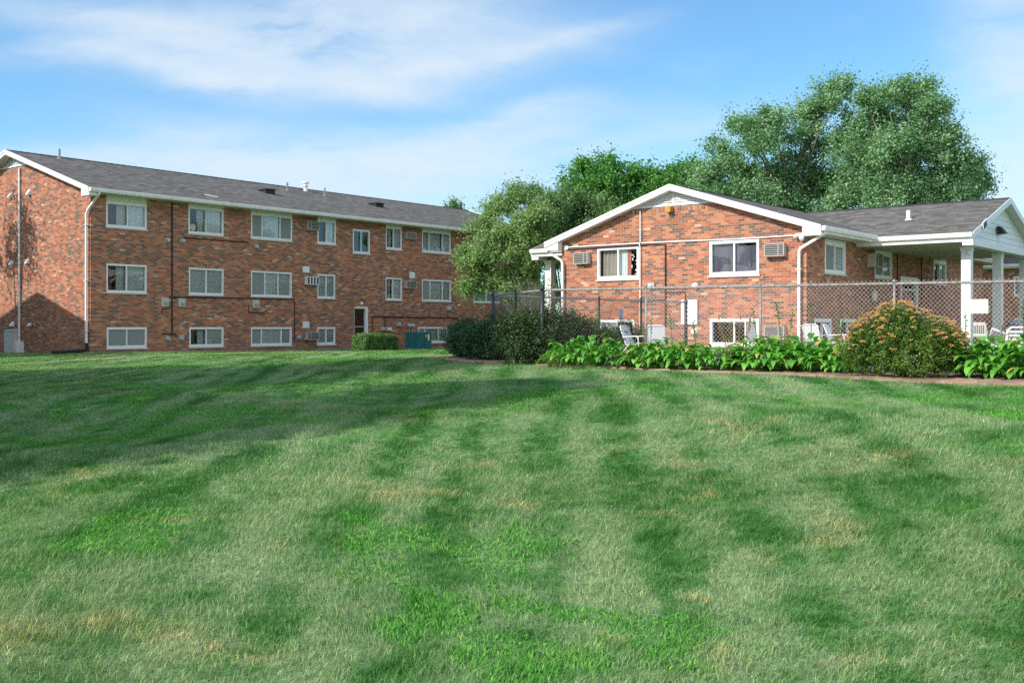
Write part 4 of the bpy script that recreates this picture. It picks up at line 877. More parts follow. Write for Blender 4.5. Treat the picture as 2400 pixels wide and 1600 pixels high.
t3=[(1175,500,42),(1215,475,34),(1130,545,42),(1120,620,42),(1105,680,30),(1185,590,60),(1150,665,48),(1230,640,45),(1260,520,46),(1235,560,50),(1090,600,22),(1210,690,30),(1270,600,36)]
tree('ornamental_tree','light yellow-green low tree hiding the far end of the three storey building',at_depth(1190,0,43.5)[:2],pxblobs(t3,43.5,1.),52000,.115,'locust','bark2',.13,8,.55,.3,shell=.35)
t3b=[(1290,490,44),(1340,470,34),(1330,540,48),(1270,560,38),(1390,500,42),(1420,520,36),(1300,620,34),(1285,690,26),(1380,560,40),(1250,455,20),(1210,450,18)]
tree('elm_tree','loose leafed green elm standing directly behind the left slope of the low roof',at_depth(1320,0,46)[:2],pxblobs(t3b,46,1.),48000,.115,'elm','bark2',.14,8,.55,.35,shell=.35)
tree('conifer_tree','tiny tree top poking up over the far end of the long roof',at_depth(1065,0,95)[:2],pxblobs([(1063,482,9),(1050,492,9),(1078,492,9),(1063,500,12),(1063,474,4)],95,.5),900,.28,'elm','bark',.2,6,.9,.8,twigs=20)
tree('background_tree','rounded green tree seen beyond the porch, above the far roof',at_depth(2292,0,90)[:2],pxblobs([(2292,590,30),(2330,600,32),(2250,600,30),(2380,600,40)],90,1),5000,.3,'maple2','bark',.3,8,.8)
# bare twiggy shrub near the back porch
m=MB(); r0=thing('twiggy_shrub','bare grey twiggy shrub beside the white back porch column','shrub',(*at_depth(1262,0,37.)[:2],.75))
for _ in range(150):
    a=random.uniform(0,2*pi); q=np.array([random.uniform(-.15,.15),random.uniform(-.15,.15),0]); pts=[q]; d=np.array([cos(a)*.55,sin(a)*.55,1.])
    for k in range(5): q=q+d*random.uniform(.35,.5)*.8; d=d+RNG.normal(size=3)*.25; pts.append(q)
    m.tube(pts,[.012,.01,.008,.006,.005,.003],4)
m.build('branches',M['bark2'],r0)
c,nm,tn,o=blob_leaves([(0,0,1.6,.8),(.2,.1,2.2,.6)],700,5,.3); leaves_mesh('sparse_leaves',c,nm,.08,M['brownspirea'],r0,tn)
# trees beyond the left edge that throw the big lawn shadow and the dapple on the gable
def offtree(label,x,y,zc,lst): tree('shade_tree',label,(x,y),[(x+a,y+b,zc_,r) for a,b,zc_,r in lst],(30000 if y<40 else 1900),(.34 if y<40 else .2),'maple','bark',.35,9,.9,.4,shell=.2,twigs=40)
offtree('broad shade tree beyond the left edge of the lawn, nearest the camera',-14.5,7.4,9,[(0,-.3,6.5,3.1),(0,0,8.5,2.9),(-1.5,.5,7,2.6),(.3,0,10.6,2.2),(0,0,12.2,1.4),(1.5,-.6,6.6,2.),(-2.5,-2,6.5,2.4)])
offtree('tall shade tree beyond the left edge, second from the camera',-16.5,14.2,9,[(0,0,6.5,3.2),(1,0,8.5,3),(-1,0,9,3),(0,0,11,2.6),(.3,0,13.2,2.0),(0,0,15,1.4),(-2,2,7.5,2.8)])
offtree('shade tree beyond the left edge, third from the camera',-22.5,17.5,9,[(0,0,6.5,3.2),(1,0,8.5,3),(-1,0,9,2.8),(0,0,11,2.4),(.3,0,12.6,1.6),(-3,-2,7,3)])
offtree('shade tree beyond the left edge, standing between the two brick gables',-27.2,41.2,9,[(.6,.2,9,1.5),(-.5,.3,9.5,1.4),(.2,-.2,10.8,1.2)])

# ------------------------------------------------------------------ shrubs
def shrub(name,label,px,Yd,blobs,n,leaf,mat,spray=5,slen=.12,shell=.75,up=.3,cat='shrub',core=True,bark='bark',stems=14):
    x=(px-CX)/F*Yd; z0=g1(x,Yd); root=thing(name,label,cat,(x,Yd,z0))
    c,nm,tn,o=blob_leaves(blobs,n,spray,slen,up=up,shell=shell); keep=c[:,2]>.0; leaves_mesh('foliage',c[keep],nm[keep],leaf,M[mat],root,tn[keep])
    m=MB()
    for k in range(stems):
        b=blobs[k%len(blobs)]; e=np.array(b[:3])+RNG.normal(size=3)*b[3]*.35; m.tube([(random.uniform(-.08,.08),random.uniform(-.08,.08),-.05),(e[0]*.4,e[1]*.4,e[2]*.5),e],[.018,.013,.006],5)
    m.build('stems',M[bark],root); return root
shrub('yew_bush','dark green clipped yew at the far left end of the bed',1092,24.6,[(0,0,.45,.5),(-.1,0,.58,.42),(.15,0,.52,.46),(0,.2,.3,.45)],16000,.042,'yew',shell=.55)
shrub('yew_bush','larger dark green yew mound, second shrub from the left',1168,23.4,[(-.3,0,.55,.52),(.25,0,.58,.5),(0,0,.68,.46),(-.52,0,.42,.42),(.58,0,.42,.44),(0,-.1,.32,.55),(.75,-.1,.35,.4)],24000,.042,'yew',shell=.55)
shrub('spirea_bush','loose brownish green spirea in shade between the yew and the hostas',1262,21.2,[(0,0,.55,.52),(-.5,0,.45,.46),(.45,0,.6,.45),(.1,0,.92,.3),(-.25,.1,.88,.32),(.6,.2,.85,.28),(-.1,-.1,.25,.5),(-.6,0,.75,.25),(.3,-.1,.3,.45)],26000,.05,'brownspirea',spray=6,slen=.22,shell=.35,up=.9)
shrub('spirea_bush','small reddish brown spirea behind the fence corner, above the hostas',1352,21.8,[(0,0,.5,.42),(.4,0,.5,.38),(-.35,0,.5,.36),(.1,0,.72,.28),(.6,0,.4,.3)],14000,.05,'brownspirea',spray=6,slen=.2,shell=.35,up=.9)
shrub('spirea_bush','reddish brown shrub inside the fence just left of the first lawn chair',1455,26.5,[(0,0,.5,.35),(.35,0,.42,.35),(-.3,0,.4,.3),(.1,0,.72,.22)],6000,.055,'brownspirea',spray=6,slen=.2,shell=.35,up=.9)
fl=shrub('flowering_spirea','big rounded bush covered in flat orange flower heads in front of the wire fence',2118,15.4,[(-.05,0,.5,.48),(-.42,0,.40,.42),(.45,0,.40,.40),(-.12,0,.80,.30),(.22,.05,.74,.26),(-.42,.05,.68,.26),(.5,.05,.60,.28),(0,-.25,.3,.42),(.68,0,.34,.26),(-.72,0,.36,.25),(.02,.1,.92,.18),(-.62,0,.62,.17),(.74,0,.55,.16)],30000,.038,'spirea',spray=6,slen=.12,shell=.5,up=.5)
# flower heads
cs=[];ns_=[]
Bf=np.array([(-.05,0,.52,.50),(-.42,0,.42,.44),(.45,0,.42,.42),(-.12,0,.81,.32),(.22,.05,.75,.28),(-.42,.05,.69,.28),(.5,.05,.61,.30),(.68,0,.34,.28),(-.72,0,.36,.27),(.02,.1,.93,.20),(-.62,0,.63,.19),(.74,0,.56,.18)])
heads=[]
while len(heads)<300:
    b=Bf[random.randrange(len(Bf))]; d=RNG.normal(size=3); d/=np.linalg.norm(d); d[2]=abs(d[2]) if random.random()<.85 else d[2]*.4
    q=b[:3]+d*b[3]*1.05
    if any(np.linalg.norm(q-bb[:3])<bb[3]*.93 for bb in Bf): continue
    if q[2]<.12: continue
    heads.append(q)
hv=[];hn=[]
for q in heads:
    R_=random.uniform(.02,.055); k=int(36*(R_/.045)**2)
    a=RNG.uniform(0,2*pi,k); r=R_*np.sqrt(RNG.random(k)); tilt=RNG.normal(size=2)*.25
    px_=r*np.cos(a); py_=r*np.sin(a); hv.append(np.stack([q[0]+px_,q[1]+py_,q[2]+.02+px_*tilt[0]+py_*tilt[1]-r*r*3+RNG.normal(size=k)*.005],-1)); hn.append(np.tile([tilt[0]*.3,-.5+tilt[1],.9],(k,1))+RNG.normal(size=(k,3))*.5)
o=leaves_mesh('flower_heads',np.concatenate(hv),np.concatenate(hn),.02,M['flower'],fl,aspect=.9); o['kind']='stuff'
# clipped box hedge by the transformer
hc=np.array(at_depth(880,0,45.2)[:2]); hz=g1(*hc); root=thing('box_hedge','low clipped box hedge beside the teal utility cabinet','hedge',(hc[0],hc[1],hz),ROT)
n=26000; q=RNG.random((n,3)); hx,hy,hh=1.05,.42,.74
p=np.stack([(q[:,0]*2-1)*hx,(q[:,1]*2-1)*hy,q[:,2]*hh],-1); side=RNG.integers(0,5,n); jt=1-np.abs(RNG.normal(size=n))*.10
p[side==0,0]=hx*jt[side==0]; p[side==1,0]=-hx*jt[side==1]; p[side==2,1]=-hy*jt[side==2]; p[side==3,1]=hy*jt[side==3]; p[side==4,2]=hh*jt[side==4]
rr=np.sqrt((p[:,0]/hx)**6+(p[:,1]/hy)**6+np.maximum(0,(p[:,2]-hh*.4)/(hh*.6))**6); p/=np.maximum(1,rr**(1/3.))[:,None]; p+=RNG.normal(size=p.shape)*.03+.05*np.sin(p[:,[1,2,0]]*9+np.array([0,1,2]))*np.sin(p[:,[2,0,1]]*11)
p[:,2]=np.maximum(.01,p[:,2]-.07*np.maximum(0,p[:,0])/hx)
leaves_mesh('foliage',p,np.stack([p[:,0]/hx,p[:,1]/hy-.4,p[:,2]/hh+.4],-1)+RNG.normal(size=(n,3))*1.1,.06,M['boxwood'],root)
m=MB()
for k in range(10): a=-.9+.2*k; m.tube([(a,0,-.05),(a+.03,.03,.5)],[.03,.012],5)
m.build('stems',M['bark'],root)

# hostas: three leaf clump shapes, then copies
def leaf_blade(L,Wd,az,rise,droop,segs=6,base=(0,0,0),twist=0,heart=True):
    pts=[];p=np.array(base,float); el=rise; d=L/segs; ca,sa=cos(az),sin(az); out=[]
    for i in range(segs+1):
        s=i/segs
        w=(Wd*sin(pi*min(1,s*1.02)**.62)**.85 if heart else Wd*(1-s)**.5*min(1,.3+s*4)) if 0<s<1 else (Wd*.12 if s==0 else .001)
        side=np.array([-sa,ca,0])*w*.5; up=np.array([0,0,1])*w*.16
        out.append((p-side+up,p.copy(),p+side+up)); p=p+d*np.array([cos(el)*ca,cos(el)*sa,sin(el)]); el-=droop/segs*(1+s)
    return out
def add_leaf(V,Fc,Rn,out,r):
    b=len(V)
    for l in out: V.extend(l); Rn.extend([r]*3)
    for i in range(len(out)-1):
        k=b+3*i; Fc.append((k,k+1,k+4,k+3)); Fc.append((k+1,k+2,k+5,k+4))
def hosta(seed,stalks=0):
    random.seed(seed); V=[];Fc=[];Rn=[]
    n=105
    for i in range(n):
        az=random.uniform(0,2*pi); s=random.random(); r0=.05+.12*s; rise=1.25-.95*s+random.uniform(-.15,.15); pet=random.uniform(.24,.43)*(1.1-.3*s)
        b=np.array([cos(az)*(r0+cos(rise)*pet),sin(az)*(r0+cos(rise)*pet),sin(rise)*pet+.02])
        add_leaf(V,Fc,Rn,leaf_blade(random.uniform(.15,.255),random.uniform(.062,.112),az+random.uniform(-.35,.35),rise*.75,1.5+random.uniform(-.3,.4),6,b),random.random() if random.random()>.035 else 1.35)
        st=leaf_blade(pet,.016,az,rise,.1,2,(cos(az)*r0*.5,sin(az)*r0*.5,0),heart=False); add_leaf(V,Fc,Rn,st,.2)
    root=thing('hosta_plant','x','plant'); np_mesh('leaves',np.array(V),np.array(Fc),M['hosta'],root,{'rnd':np.array(Rn)},smooth=True)
    for k in range(stalks):
        m=MB(); a=random.uniform(0,6.28); e=np.array([cos(a)*.12,sin(a)*.12,random.uniform(.75,.95)]); m.tube([(0,0,.1),e*.6,e],[.006,.005,.004],5)
        for j in range(7): q=e*(.72+.28*j/6.); m.disc(q,(random.uniform(-1,1),random.uniform(-1,1),.4),[(0,.004),(.02,.012),(.04,.004)],5)
        m.build('flower_stalk',M['hosta'],root)
    return root
protos=[hosta(11,0),hosta(12,1),hosta(13,0),hosta(14,2)]
random.seed(5)
ORD=['first','second','third','fourth','fifth','sixth','seventh','eighth','ninth','tenth','eleventh','twelfth','thirteenth','fourteenth','fifteenth','sixteenth','seventeenth','eighteenth','nineteenth','twentieth']
hp=[(1335,.55,.9),(1385,.9,1.),(1440,.75,.95),(1525,1.0,1.),(1580,1.05,1.05),(1635,1.15,1.05),(1680,1.15,.9),(1545,.4,.9),(1610,.5,.9),(1785,1.35,1.05),(1840,1.4,1.1),(1900,1.45,1.1),(1960,1.6,1.1),(1870,.75,.95),(2000,1.1,.9),(2255,1.75,1.),(2310,2.0,1.15),(2370,2.1,1.2),(2335,1.3,1.),(2440,2.2,1.15),(2400,1.4,1.1),(2520,2.2,1.15),(1800,.8,.9),(1930,.9,.95)]
hp.sort(); used=set()
ORD+=['twenty-first','twenty-second','twenty-third','twenty-fourth','twenty-fifth']
for i,(px,off,sc) in enumerate(hp):
    off-=.05; sc*=random.uniform(1.0,1.22); t,_=hit(px,FA+FN*off,FU); q=FA+FN*off+FU*t
    o=protos[i%4] if i<4 else copy_tree(protos[i%4]); o.location=(q[0],q[1],g1(*q)+.02); o.rotation_euler=(0,0,random.uniform(0,6.28)); o.scale=(sc,sc,sc*random.uniform(.85,1.0))
    beside=' beside the dark spirea' if px<1400 else (' under the lawn chairs' if px<1700 else (' left of the orange flowering bush' if px<2010 else ' right of the orange flowering bush'))
    tag(o,'hosta clump%s, %s from the left'%(beside,ORD[i]),'plant','hosta clumps along the fence')
# strap leaved clumps
def strap(name,label,px,off,n,L,dry,sc=1.,flowers=0):
    V=[];Fc=[];Rn=[];V2=[];F2=[];R2=[]
    for i in range(n):
        az=random.uniform(0,6.28); b=(random.uniform(-.13,.13),random.uniform(-.1,.1),0); l=leaf_blade(L*random.uniform(.6,1.1),.02,az,random.uniform(1.0,1.5),random.uniform(.6,2.2),7,b,heart=False)
        if random.random()<dry: add_leaf(V2,F2,R2,l,random.random())
        else: add_leaf(V,Fc,Rn,l,random.random())
    t,_=hit(px,FA+FN*off,FU); q=FA+FN*off+FU*t; root=thing(name,label,'plant',(q[0],q[1],g1(*q)+.02)); root.scale=(sc,sc,sc)
    np_mesh('leaves',np.array(V),np.array(Fc),M['lily'],root,{'rnd':np.array(Rn)})
    if V2: np_mesh('dry_leaves',np.array(V2),np.array(F2),M['dryleaf'],root,{'rnd':np.array(R2)})
    for k in range(flowers):
        m=MB(); a=random.uniform(0,6.28); c=np.array([cos(a)*.16,sin(a)*.12-.05,random.uniform(.25,.5)]); m.tube([(0,0,0),c*.6,c],.004,4); 
        for j in range(6):
            b=j*pi/3; e=c+np.array([cos(b)*.045,sin(b)*.045,.02]); mm=c+np.array([cos(b+.4)*.022,sin(b+.4)*.022,.012]); m2=c+np.array([cos(b-.4)*.022,sin(b-.4)*.022,.012]); m.face([c,m2,e,mm])
        m.build('flower',M['lilyflower'],root)
    if flowers:
        m=MB()
        for k in range(16):
            a=random.uniform(0,6.28); e=np.array([cos(a)*.25,sin(a)*.2,random.uniform(.55,.8)]); m.tube([(cos(a)*.05,sin(a)*.05,0),e*.6,e],[.005,.004,.003],4); m.disc(e,(0,0,1),[(0,.004),(.02,.012),(.05,.01),(.06,.003)],5)
        m.build('dry_stalks',M['dryleaf'],root)
    return root
strap('daylily_plant','daylily clump with dry stalks and yellow blooms between the hostas',1722,1.0,170,.62,.22,1.1,5)
strap('daylily_plant','narrow leaved daylily clump right of the dry stalked one',1760,.8,110,.5,.1,1.)
strap('daylily_plant','grassy daylily clump in front of the left lawn chair',1475,.85,150,.5,.05)
strap('daylily_plant','grassy daylily clump behind the hostas at the fence corner post',1330,.25,130,.55,.05)
strap('daylily_plant','grassy daylily clump behind the left hostas, below the chain link',1400,.2,130,.6,.05); strap('daylily_plant','thin daylily tuft at the bed edge under the brown spirea',1300,1.2,70,.35,.05)
# edging stones
stn=[]
for s in range(4):
    m=MB(); k=7; lo=[];hi=[]
    for j in range(k):
        a=2*pi*j/k; r=random.uniform(.7,1.05); lo.append((cos(a)*.17*r,sin(a)*.09*r,-.03)); hi.append((cos(a)*.15*r,sin(a)*.075*r,random.uniform(.03,.05)))
    m.hexa(lo,hi); o=m.build('edging_stone',M['stone']); stn.append(o)
cnt=0
for i in range(len(bed_front)-2):
    a,b=bed_front[i],bed_front[i+1]; L=np.linalg.norm(b-a); k=0.
    while k<L:
        q=a+(b-a)*k/L+np.array([0,.10]); o=stn[cnt] if cnt<4 else stn[cnt%4].copy()
        if cnt>=4: COL.objects.link(o)
        s=random.uniform(.7,1.3); o.location=(q[0],q[1]+random.uniform(-.05,.08),g1(*q)+.02); o.rotation_euler=(random.uniform(-.1,.1),random.uniform(-.1,.1),atan2(b[1]-a[1],b[0]-a[0])+random.uniform(-.3,.3)); o.scale=(s,s*random.uniform(.8,1.2),random.uniform(.35,.8))
        tag(o,'flat tan edging stone along the front of the flower bed','stone','edging stones of the flower bed'); cnt+=1; k+=random.uniform(.5,1.9)

# ------------------------------------------------------------------ chain link fences
def fence(label,pts,posts,zr,zb,wr=.0022,pitch=.072,wm='wire',first=None):
    root=thing('chain_link_fence',label,'fence',(pts[0][0],pts[0][1],0))
    o=np.array([pts[0][0],pts[0][1]]); P_=[np.array(p)-o for p in pts]
    m=MB()
    for a,b in zip(P_[:-1],P_[1:]): m.tube([(a[0],a[1],zr),(b[0],b[1],zr)],.024,8)
    m.build('top_rail',M['fence'],root)
    for q,r,mat in posts:
        q=np.array(q)-o; m=MB(); m.tube([(q[0],q[1],zb-.2),(q[0],q[1],zr+.03)],r,10); m.disc((q[0],q[1],zr+.0),(0,0,1),[(0,r*1.25),(.05,r*1.25),(.08,r*.6)],10); m.build('post',M[mat],root,True)
    for si,(a,b) in enumerate(zip(P_[:-1],P_[1:])):
        if first: wr,wm=first if si==0 else (.0022,'wire')
        L=np.linalg.norm(b-a); u=(b-a)/L; H=zr-zb; m=MB(); n=int(L/pitch); hp_=pitch
        V=[];Fc=[]; nv=np.array([-u[1],u[0]])
        def seg(s0,z0,s1,z1,side):
            k=len(V); d=np.array([s1-s0,z1-z0]); d/=np.linalg.norm(d); e=np.array([-d[1],d[0]])*wr
            for s,zq in ((s0,z0),(s1,z1)):
                for aa,bb in ((e[0],e[1]),(-e[0],-e[1])):
                    ss=s+aa; zz=zq+bb; V.append((a[0]+u[0]*ss+nv[0]*side,a[1]+u[1]*ss+nv[1]*side,zz))
            for s,zq in ((s0,z0),(s1,z1)): V.append((a[0]+u[0]*s+nv[0]*(side+wr),a[1]+u[1]*s+nv[1]*(side+wr),zq)); V.append((a[0]+u[0]*s+nv[0]*(side-wr),a[1]+u[1]*s+nv[1]*(side-wr),zq))
            Fc.extend([(k,k+2,k+6,k+4),(k+4,k+6,k+3,k+1),(k+1,k+3,k+7,k+5),(k+5,k+7,k+2,k)])
        rise=1.08
        for i in range(-int(H/hp_)-1,n+int(H/hp_)+1):
            s0=i*hp_; s1=s0+(H+.06)/rise
            for sg in (1,-1):
                A0,B0=(s0,s1) if sg>0 else (s1,s0)
                # clip to panel
                t0,t1=0.,1.
                for lim,sn in ((0,1),(L,-1)):
                    fa_=(A0-lim)*sn; fb_=(B0-lim)*sn
                    if fa_<0 and fb_<0: t0,t1=1,0
                    elif fa_<0: t0=max(t0,fa_/(fa_-fb_))
                    elif fb_<0: t1=min(t1,fa_/(fa_-fb_))
                if t1-t0<.01: continue
                seg(A0+(B0-A0)*t0,zb+(H+.06)*t0,A0+(B0-A0)*t1,zb+(H+.06)*t1,.004*sg)
        np_mesh('wire_mesh',np.array(V),np.array(Fc),M[wm],root)
    return root
tt=[0,2.22,4.42,6.72,8.9,11.1,13.3]
ZR=EYE+.73
fence('long chain link fence with grey rail running in front of the hostas and white chairs',[FA,FA+FU*2.22,FA+FU*13.3],[(FA,.045,'fenceblack')]+[(FA+FU*k,.021,'postgrey') for k in tt[1:]],ZR,.82,first=(.0015,'vinylwire'))
E1=np.array([-.44,24.3]); E2=E1+D1*9.0
fence('short dark chain link fence leading back from the corner post behind the spirea',[FA+np.array([0,.08]),E1+np.array([.03,-.08])],[(FA+(E1-FA)*.5,.022,'fenceblack')],ZR-.002,.82,wr=.0017,wm='vinylwire')
fence('dark chain link fence with black posts crossing in front of the low brick wall',[E1,E2],[(E1,.035,'fenceblack')]+[(E1+D1*hit(px,E1,D1)[0],.028,'fenceblack') for px in (1404,1502)]+[(E2,.05,'fenceblack')],ZR-.004,.82,wr=.0017,wm='vinylwire')
for px,lab in ((1340,'small grey sign tied to the back fence, left one nearest the downspout'),(1454,'small grey sign tied to the back fence, right one above the brown shrub')):
    t,Yd=hit(px,E1,D1); q=E1+D1*t; w=.10; m=MB(); n2=np.array([D1[1],-D1[0]])*.02
    a=q-D1*w+n2; b=q+D1*w+n2; c=b+n2*.3; d=a+n2*.3; z0,z1=zat(748,Yd),zat(724,Yd)
    m.hexa([(a[0]-q[0],a[1]-q[1],z0),(b[0]-q[0],b[1]-q[1],z0),(c[0]-q[0],c[1]-q[1],z0),(d[0]-q[0],d[1]-q[1],z0)],[(a[0]-q[0],a[1]-q[1],z1),(b[0]-q[0],b[1]-q[1],z1),(c[0]-q[0],c[1]-q[1],z1),(d[0]-q[0],d[1]-q[1],z1)])
    o=m.build('fence_sign',M['greysign']); o.location=(q[0],q[1],0); tag(o,lab,'sign')

# ------------------------------------------------------------------ chairs
def sling_chair(label,x,y,rz,g='white sling lawn chairs by the pool'):
    z0=g1(x,y)+.03; root=thing('lawn_chair',label,'chair',(x,y,z0),rz,g); root.scale=(.86,.86,.80)   # faces -y in its own frame
    W=.27; r=.016
    for s in (-1,1):
        m=MB(); m.tube([(s*W,-.30,0),(s*W,-.26,.60),(s*W,-.18,.64),(s*W,.18,.62),(s*W,.24,.56)],r,8); m.build('arm',M['chairwhite'],root,True)
        m=MB(); m.tube([(s*W,.36,0),(s*W,.02,.40)],r,8); m.build('leg',M['chairwhite'],root,True)
    m=MB(); m.tube([(-W+.02,-.28,.42),(-W+.02,.14,.36),(-W+.02,.34,.92),(-W+.08,.36,.97),(W-.08,.36,.97),(W-.02,.34,.92),(W-.02,.14,.36),(W-.02,-.28,.42),(-W+.02,-.28,.42)],r,8); m.tube([(-W,.2,.16),(W,.2,.16)],r*.8,6); m.build('frame',M['chairwhite'],root,True)
    V=[];Fc=[]; prof=[(-.28,.43),(-.1,.385),(.05,.365),(.14,.375),(.2,.53),(.27,.72),(.345,.955)]
    for yy,zz in prof: V+=[(-W+.035,yy,zz),(0,yy+(.0),zz-.012),(W-.035,yy,zz)]
    for i in range(len(prof)-1):
        k=3*i; Fc+=[(k,k+1,k+4,k+3),(k+1,k+2,k+5,k+4)]
    np_mesh('sling_seat',np.array(V),np.array(Fc),M['sling'],root,smooth=True); return root
def chair_at(px,Yd,rz,label): return sling_chair(label,(px-CX)/F*Yd,Yd,rz)
chair_at(1487,26,radians(55),'white lawn chair with grey sling seen side on, leftmost beside the brown shrub')
chair_at(1542,25.6,radians(160),'white lawn chair with its wide grey sling back turned to the lawn')
chair_at(1912,26.5,radians(135),'white lawn chair at the corner of the brick wall, left of a pair')
chair_at(1962,27.2,radians(60),'white lawn chair half hidden by the orange flowering bush, right of a pair')
# slatted plastic chair under the porch
x,y=(2293-CX)/F*36.6,36.6; root=thing('plastic_chair','white plastic armchair with a slatted back under the porch','chair',(x,y,.84),radians(155))
m=MB(); m.box(-.26,.26,-.25,.22,.40,.44); m.build('seat',M['plastic'],root)
m=MB(); 
for k in range(7): u=-.2+.4*k/6; m.hexa([(u-.018,.2,.46),(u+.018,.2,.46),(u+.018,.23,.46),(u-.018,.23,.46)],[(u-.018,.32,.80),(u+.018,.32,.80),(u+.018,.35,.80),(u-.018,.35,.80)])
m.hexa([(-.26,.31,.80),(.26,.31,.80),(.26,.35,.80),(-.26,.35,.80)],[(-.2,.34,.91),(.2,.34,.91),(.2,.37,.91),(-.2,.37,.91)]); m.box(-.25,.25,.19,.24,.44,.5)
for s in (-1,1): m.hexa([(s*.25-.025,.2,.44),(s*.25+.025,.2,.44),(s*.25+.025,.24,.44),(s*.25-.025,.24,.44)],[(s*.235-.025,.32,.82),(s*.235+.025,.32,.82),(s*.235+.025,.36,.82),(s*.235-.025,.36,.82)])
m.build('backrest',M['plastic'],root)
for s in (-1,1):
    m=MB(); m.box(s*.3-.03,s*.3+.03,-.24,.26,.62,.65); m.box(s*.3-.02,s*.3+.02,-.22,-.17,.42,.62); m.build('armrest',M['plastic'],root)
    for yy in (-.22,.22): m=MB(); m.hexa([(s*.3-.02,yy-.03,0),(s*.3+.03,yy-.03,0),(s*.3+.03,yy+.03,0),(s*.3-.02,yy+.03,0)],[(s*.25-.03,yy-.03,.42),(s*.25+.03,yy-.03,.42),(s*.25+.03,yy+.03,.42),(s*.25-.03,yy+.03,.42)]); m.build('leg',M['plastic'],root)
# strap chaise lounge close behind the fence
x,y=(2392-CX)/F*19.6,19.6; z0=g1(x,y)+.06; root=thing('chaise_lounge','white strap lounge chair close behind the fence at the right edge','lounge chair',(x,y,z0),radians(10))
m=MB(); m.tube([(-.34,0,0),(-.30,.0,.35),(-.26,.02,.62),(-.18,.03,.68),(.5,.03,.68),(.55,.02,.62),(.55,0,.0)],.022,8); m.tube([(-.3,0,.32),(-.3,1.5,.30)],.02,8); m.tube([(.55,0,.32),(.55,1.5,.30)],.02,8); m.tube([(-.28,0,.55),(-.52,.1,.66),(-.34,.5,.36)],.02,8)
m.build('frame',M['chairwhite'],root,True)
for k in range(5): m=MB(); zz=.60-.07*k; m.box(-.24,.53,.0,.02,zz-.022,zz+.022); m.build('strap',M['chairwhite'],root)
for k in range(14): m=MB(); yy=.1+.1*k; m.box(-.28,.53,yy-.03,yy+.03,.325,.335); m.build('strap',M['chairwhite'],root)
# round grill seen behind the third column
x,y=(2378-CX)/F*44.,44.; root=thing('kettle_grill','dark kettle grill on legs far behind the porch columns','grill',(x,y,.85))
m=MB(); m.disc((0,0,.6),(0,0,1),[(0,.1),(.08,.26),(.2,.31)],14); m.build('bowl',M['black'],root,True)
m=MB(); m.disc((0,0,.8),(0,0,1),[(0,.315),(.12,.28),(.22,.14),(.24,.02)],14); m.tube([(-.08,0,1.03),(-.06,0,1.1),(.06,0,1.1),(.08,0,1.03)],.012,5); m.build('lid',M['greysign'],root,True)
for k in range(3): a=2*pi*k/3; m=MB(); m.tube([(cos(a)*.12,sin(a)*.12,.64),(cos(a)*.3,sin(a)*.3,0)],.013,5); m.build('leg',M['steel'],root)

# ------------------------------------------------------------------ transformer cabinet
tl=Lw(lx(942)-.3,-1.5); root=thing('transformer_cabinet','teal green metal utility cabinet with stickers beside the box hedge','utility cabinet',(tl[0],tl[1],g1(*tl)-.02),ROT); root.scale=(.88,.9,.95)
m=MB(); m.box(-.62,.62,-.45,.45,0,.86); m.hexa([(-.64,-.47,.86),(.64,-.47,.86),(.64,.47,.86),(-.64,.47,.86)],[(-.62,-.4,.90),(.62,-.4,.90),(.62,.47,.94),(-.62,.47,.94)]); m.build('cabinet_body',M['teal'],root)
m=MB(); m.box(-.58,-.03,-.47,-.451,.06,.82); m.box(.03,.58,-.47,-.451,.06,.82); m.build('door',M['teal'],root)
m=MB(); m.box(.06,.24,-.476,-.471,.66,.78); m.build('warning_sticker',M['yellow'],root); m=MB(); m.box(.28,.42,-.476,-.471,.48,.80); m.build('paper_sticker',M['paper'],root)
m=MB(); m.box(-.8,.8,-.6,.6,-.1,.03); m.build('pad',M['concrete'],root)

# ------------------------------------------------------------------ light and sky
az_from=np.array([-.859,-.512]); EL=math.atan(.73)
sd=np.array([az_from[0]*cos(EL),az_from[1]*cos(EL),sin(EL)])
import mathutils
sun=bpy.data.lights.new('sun','SUN'); sun.energy=4.2; sun.angle=radians(.6); sun.color=(1.,.945,.87)
so=bpy.data.objects.new('sun',sun); COL.objects.link(so); so.rotation_euler=mathutils.Vector(sd).to_track_quat('Z','Y').to_euler(); so.location=(-20,-12,30)
w=NT('World',True); SC.world=w.m
sk=w.n('ShaderNodeTexSky',sky_type='NISHITA'); sk.sun_disc=False; sk.sun_elevation=EL; sk.sun_rotation=atan2(sd[0],sd[1]); sk.air_density=1.0; sk.dust_density=.3; sk.ozone_density=2.5; sk.altitude=200
d=w.coord('Generated'); X_,Y_,Z_=w.sep(d)
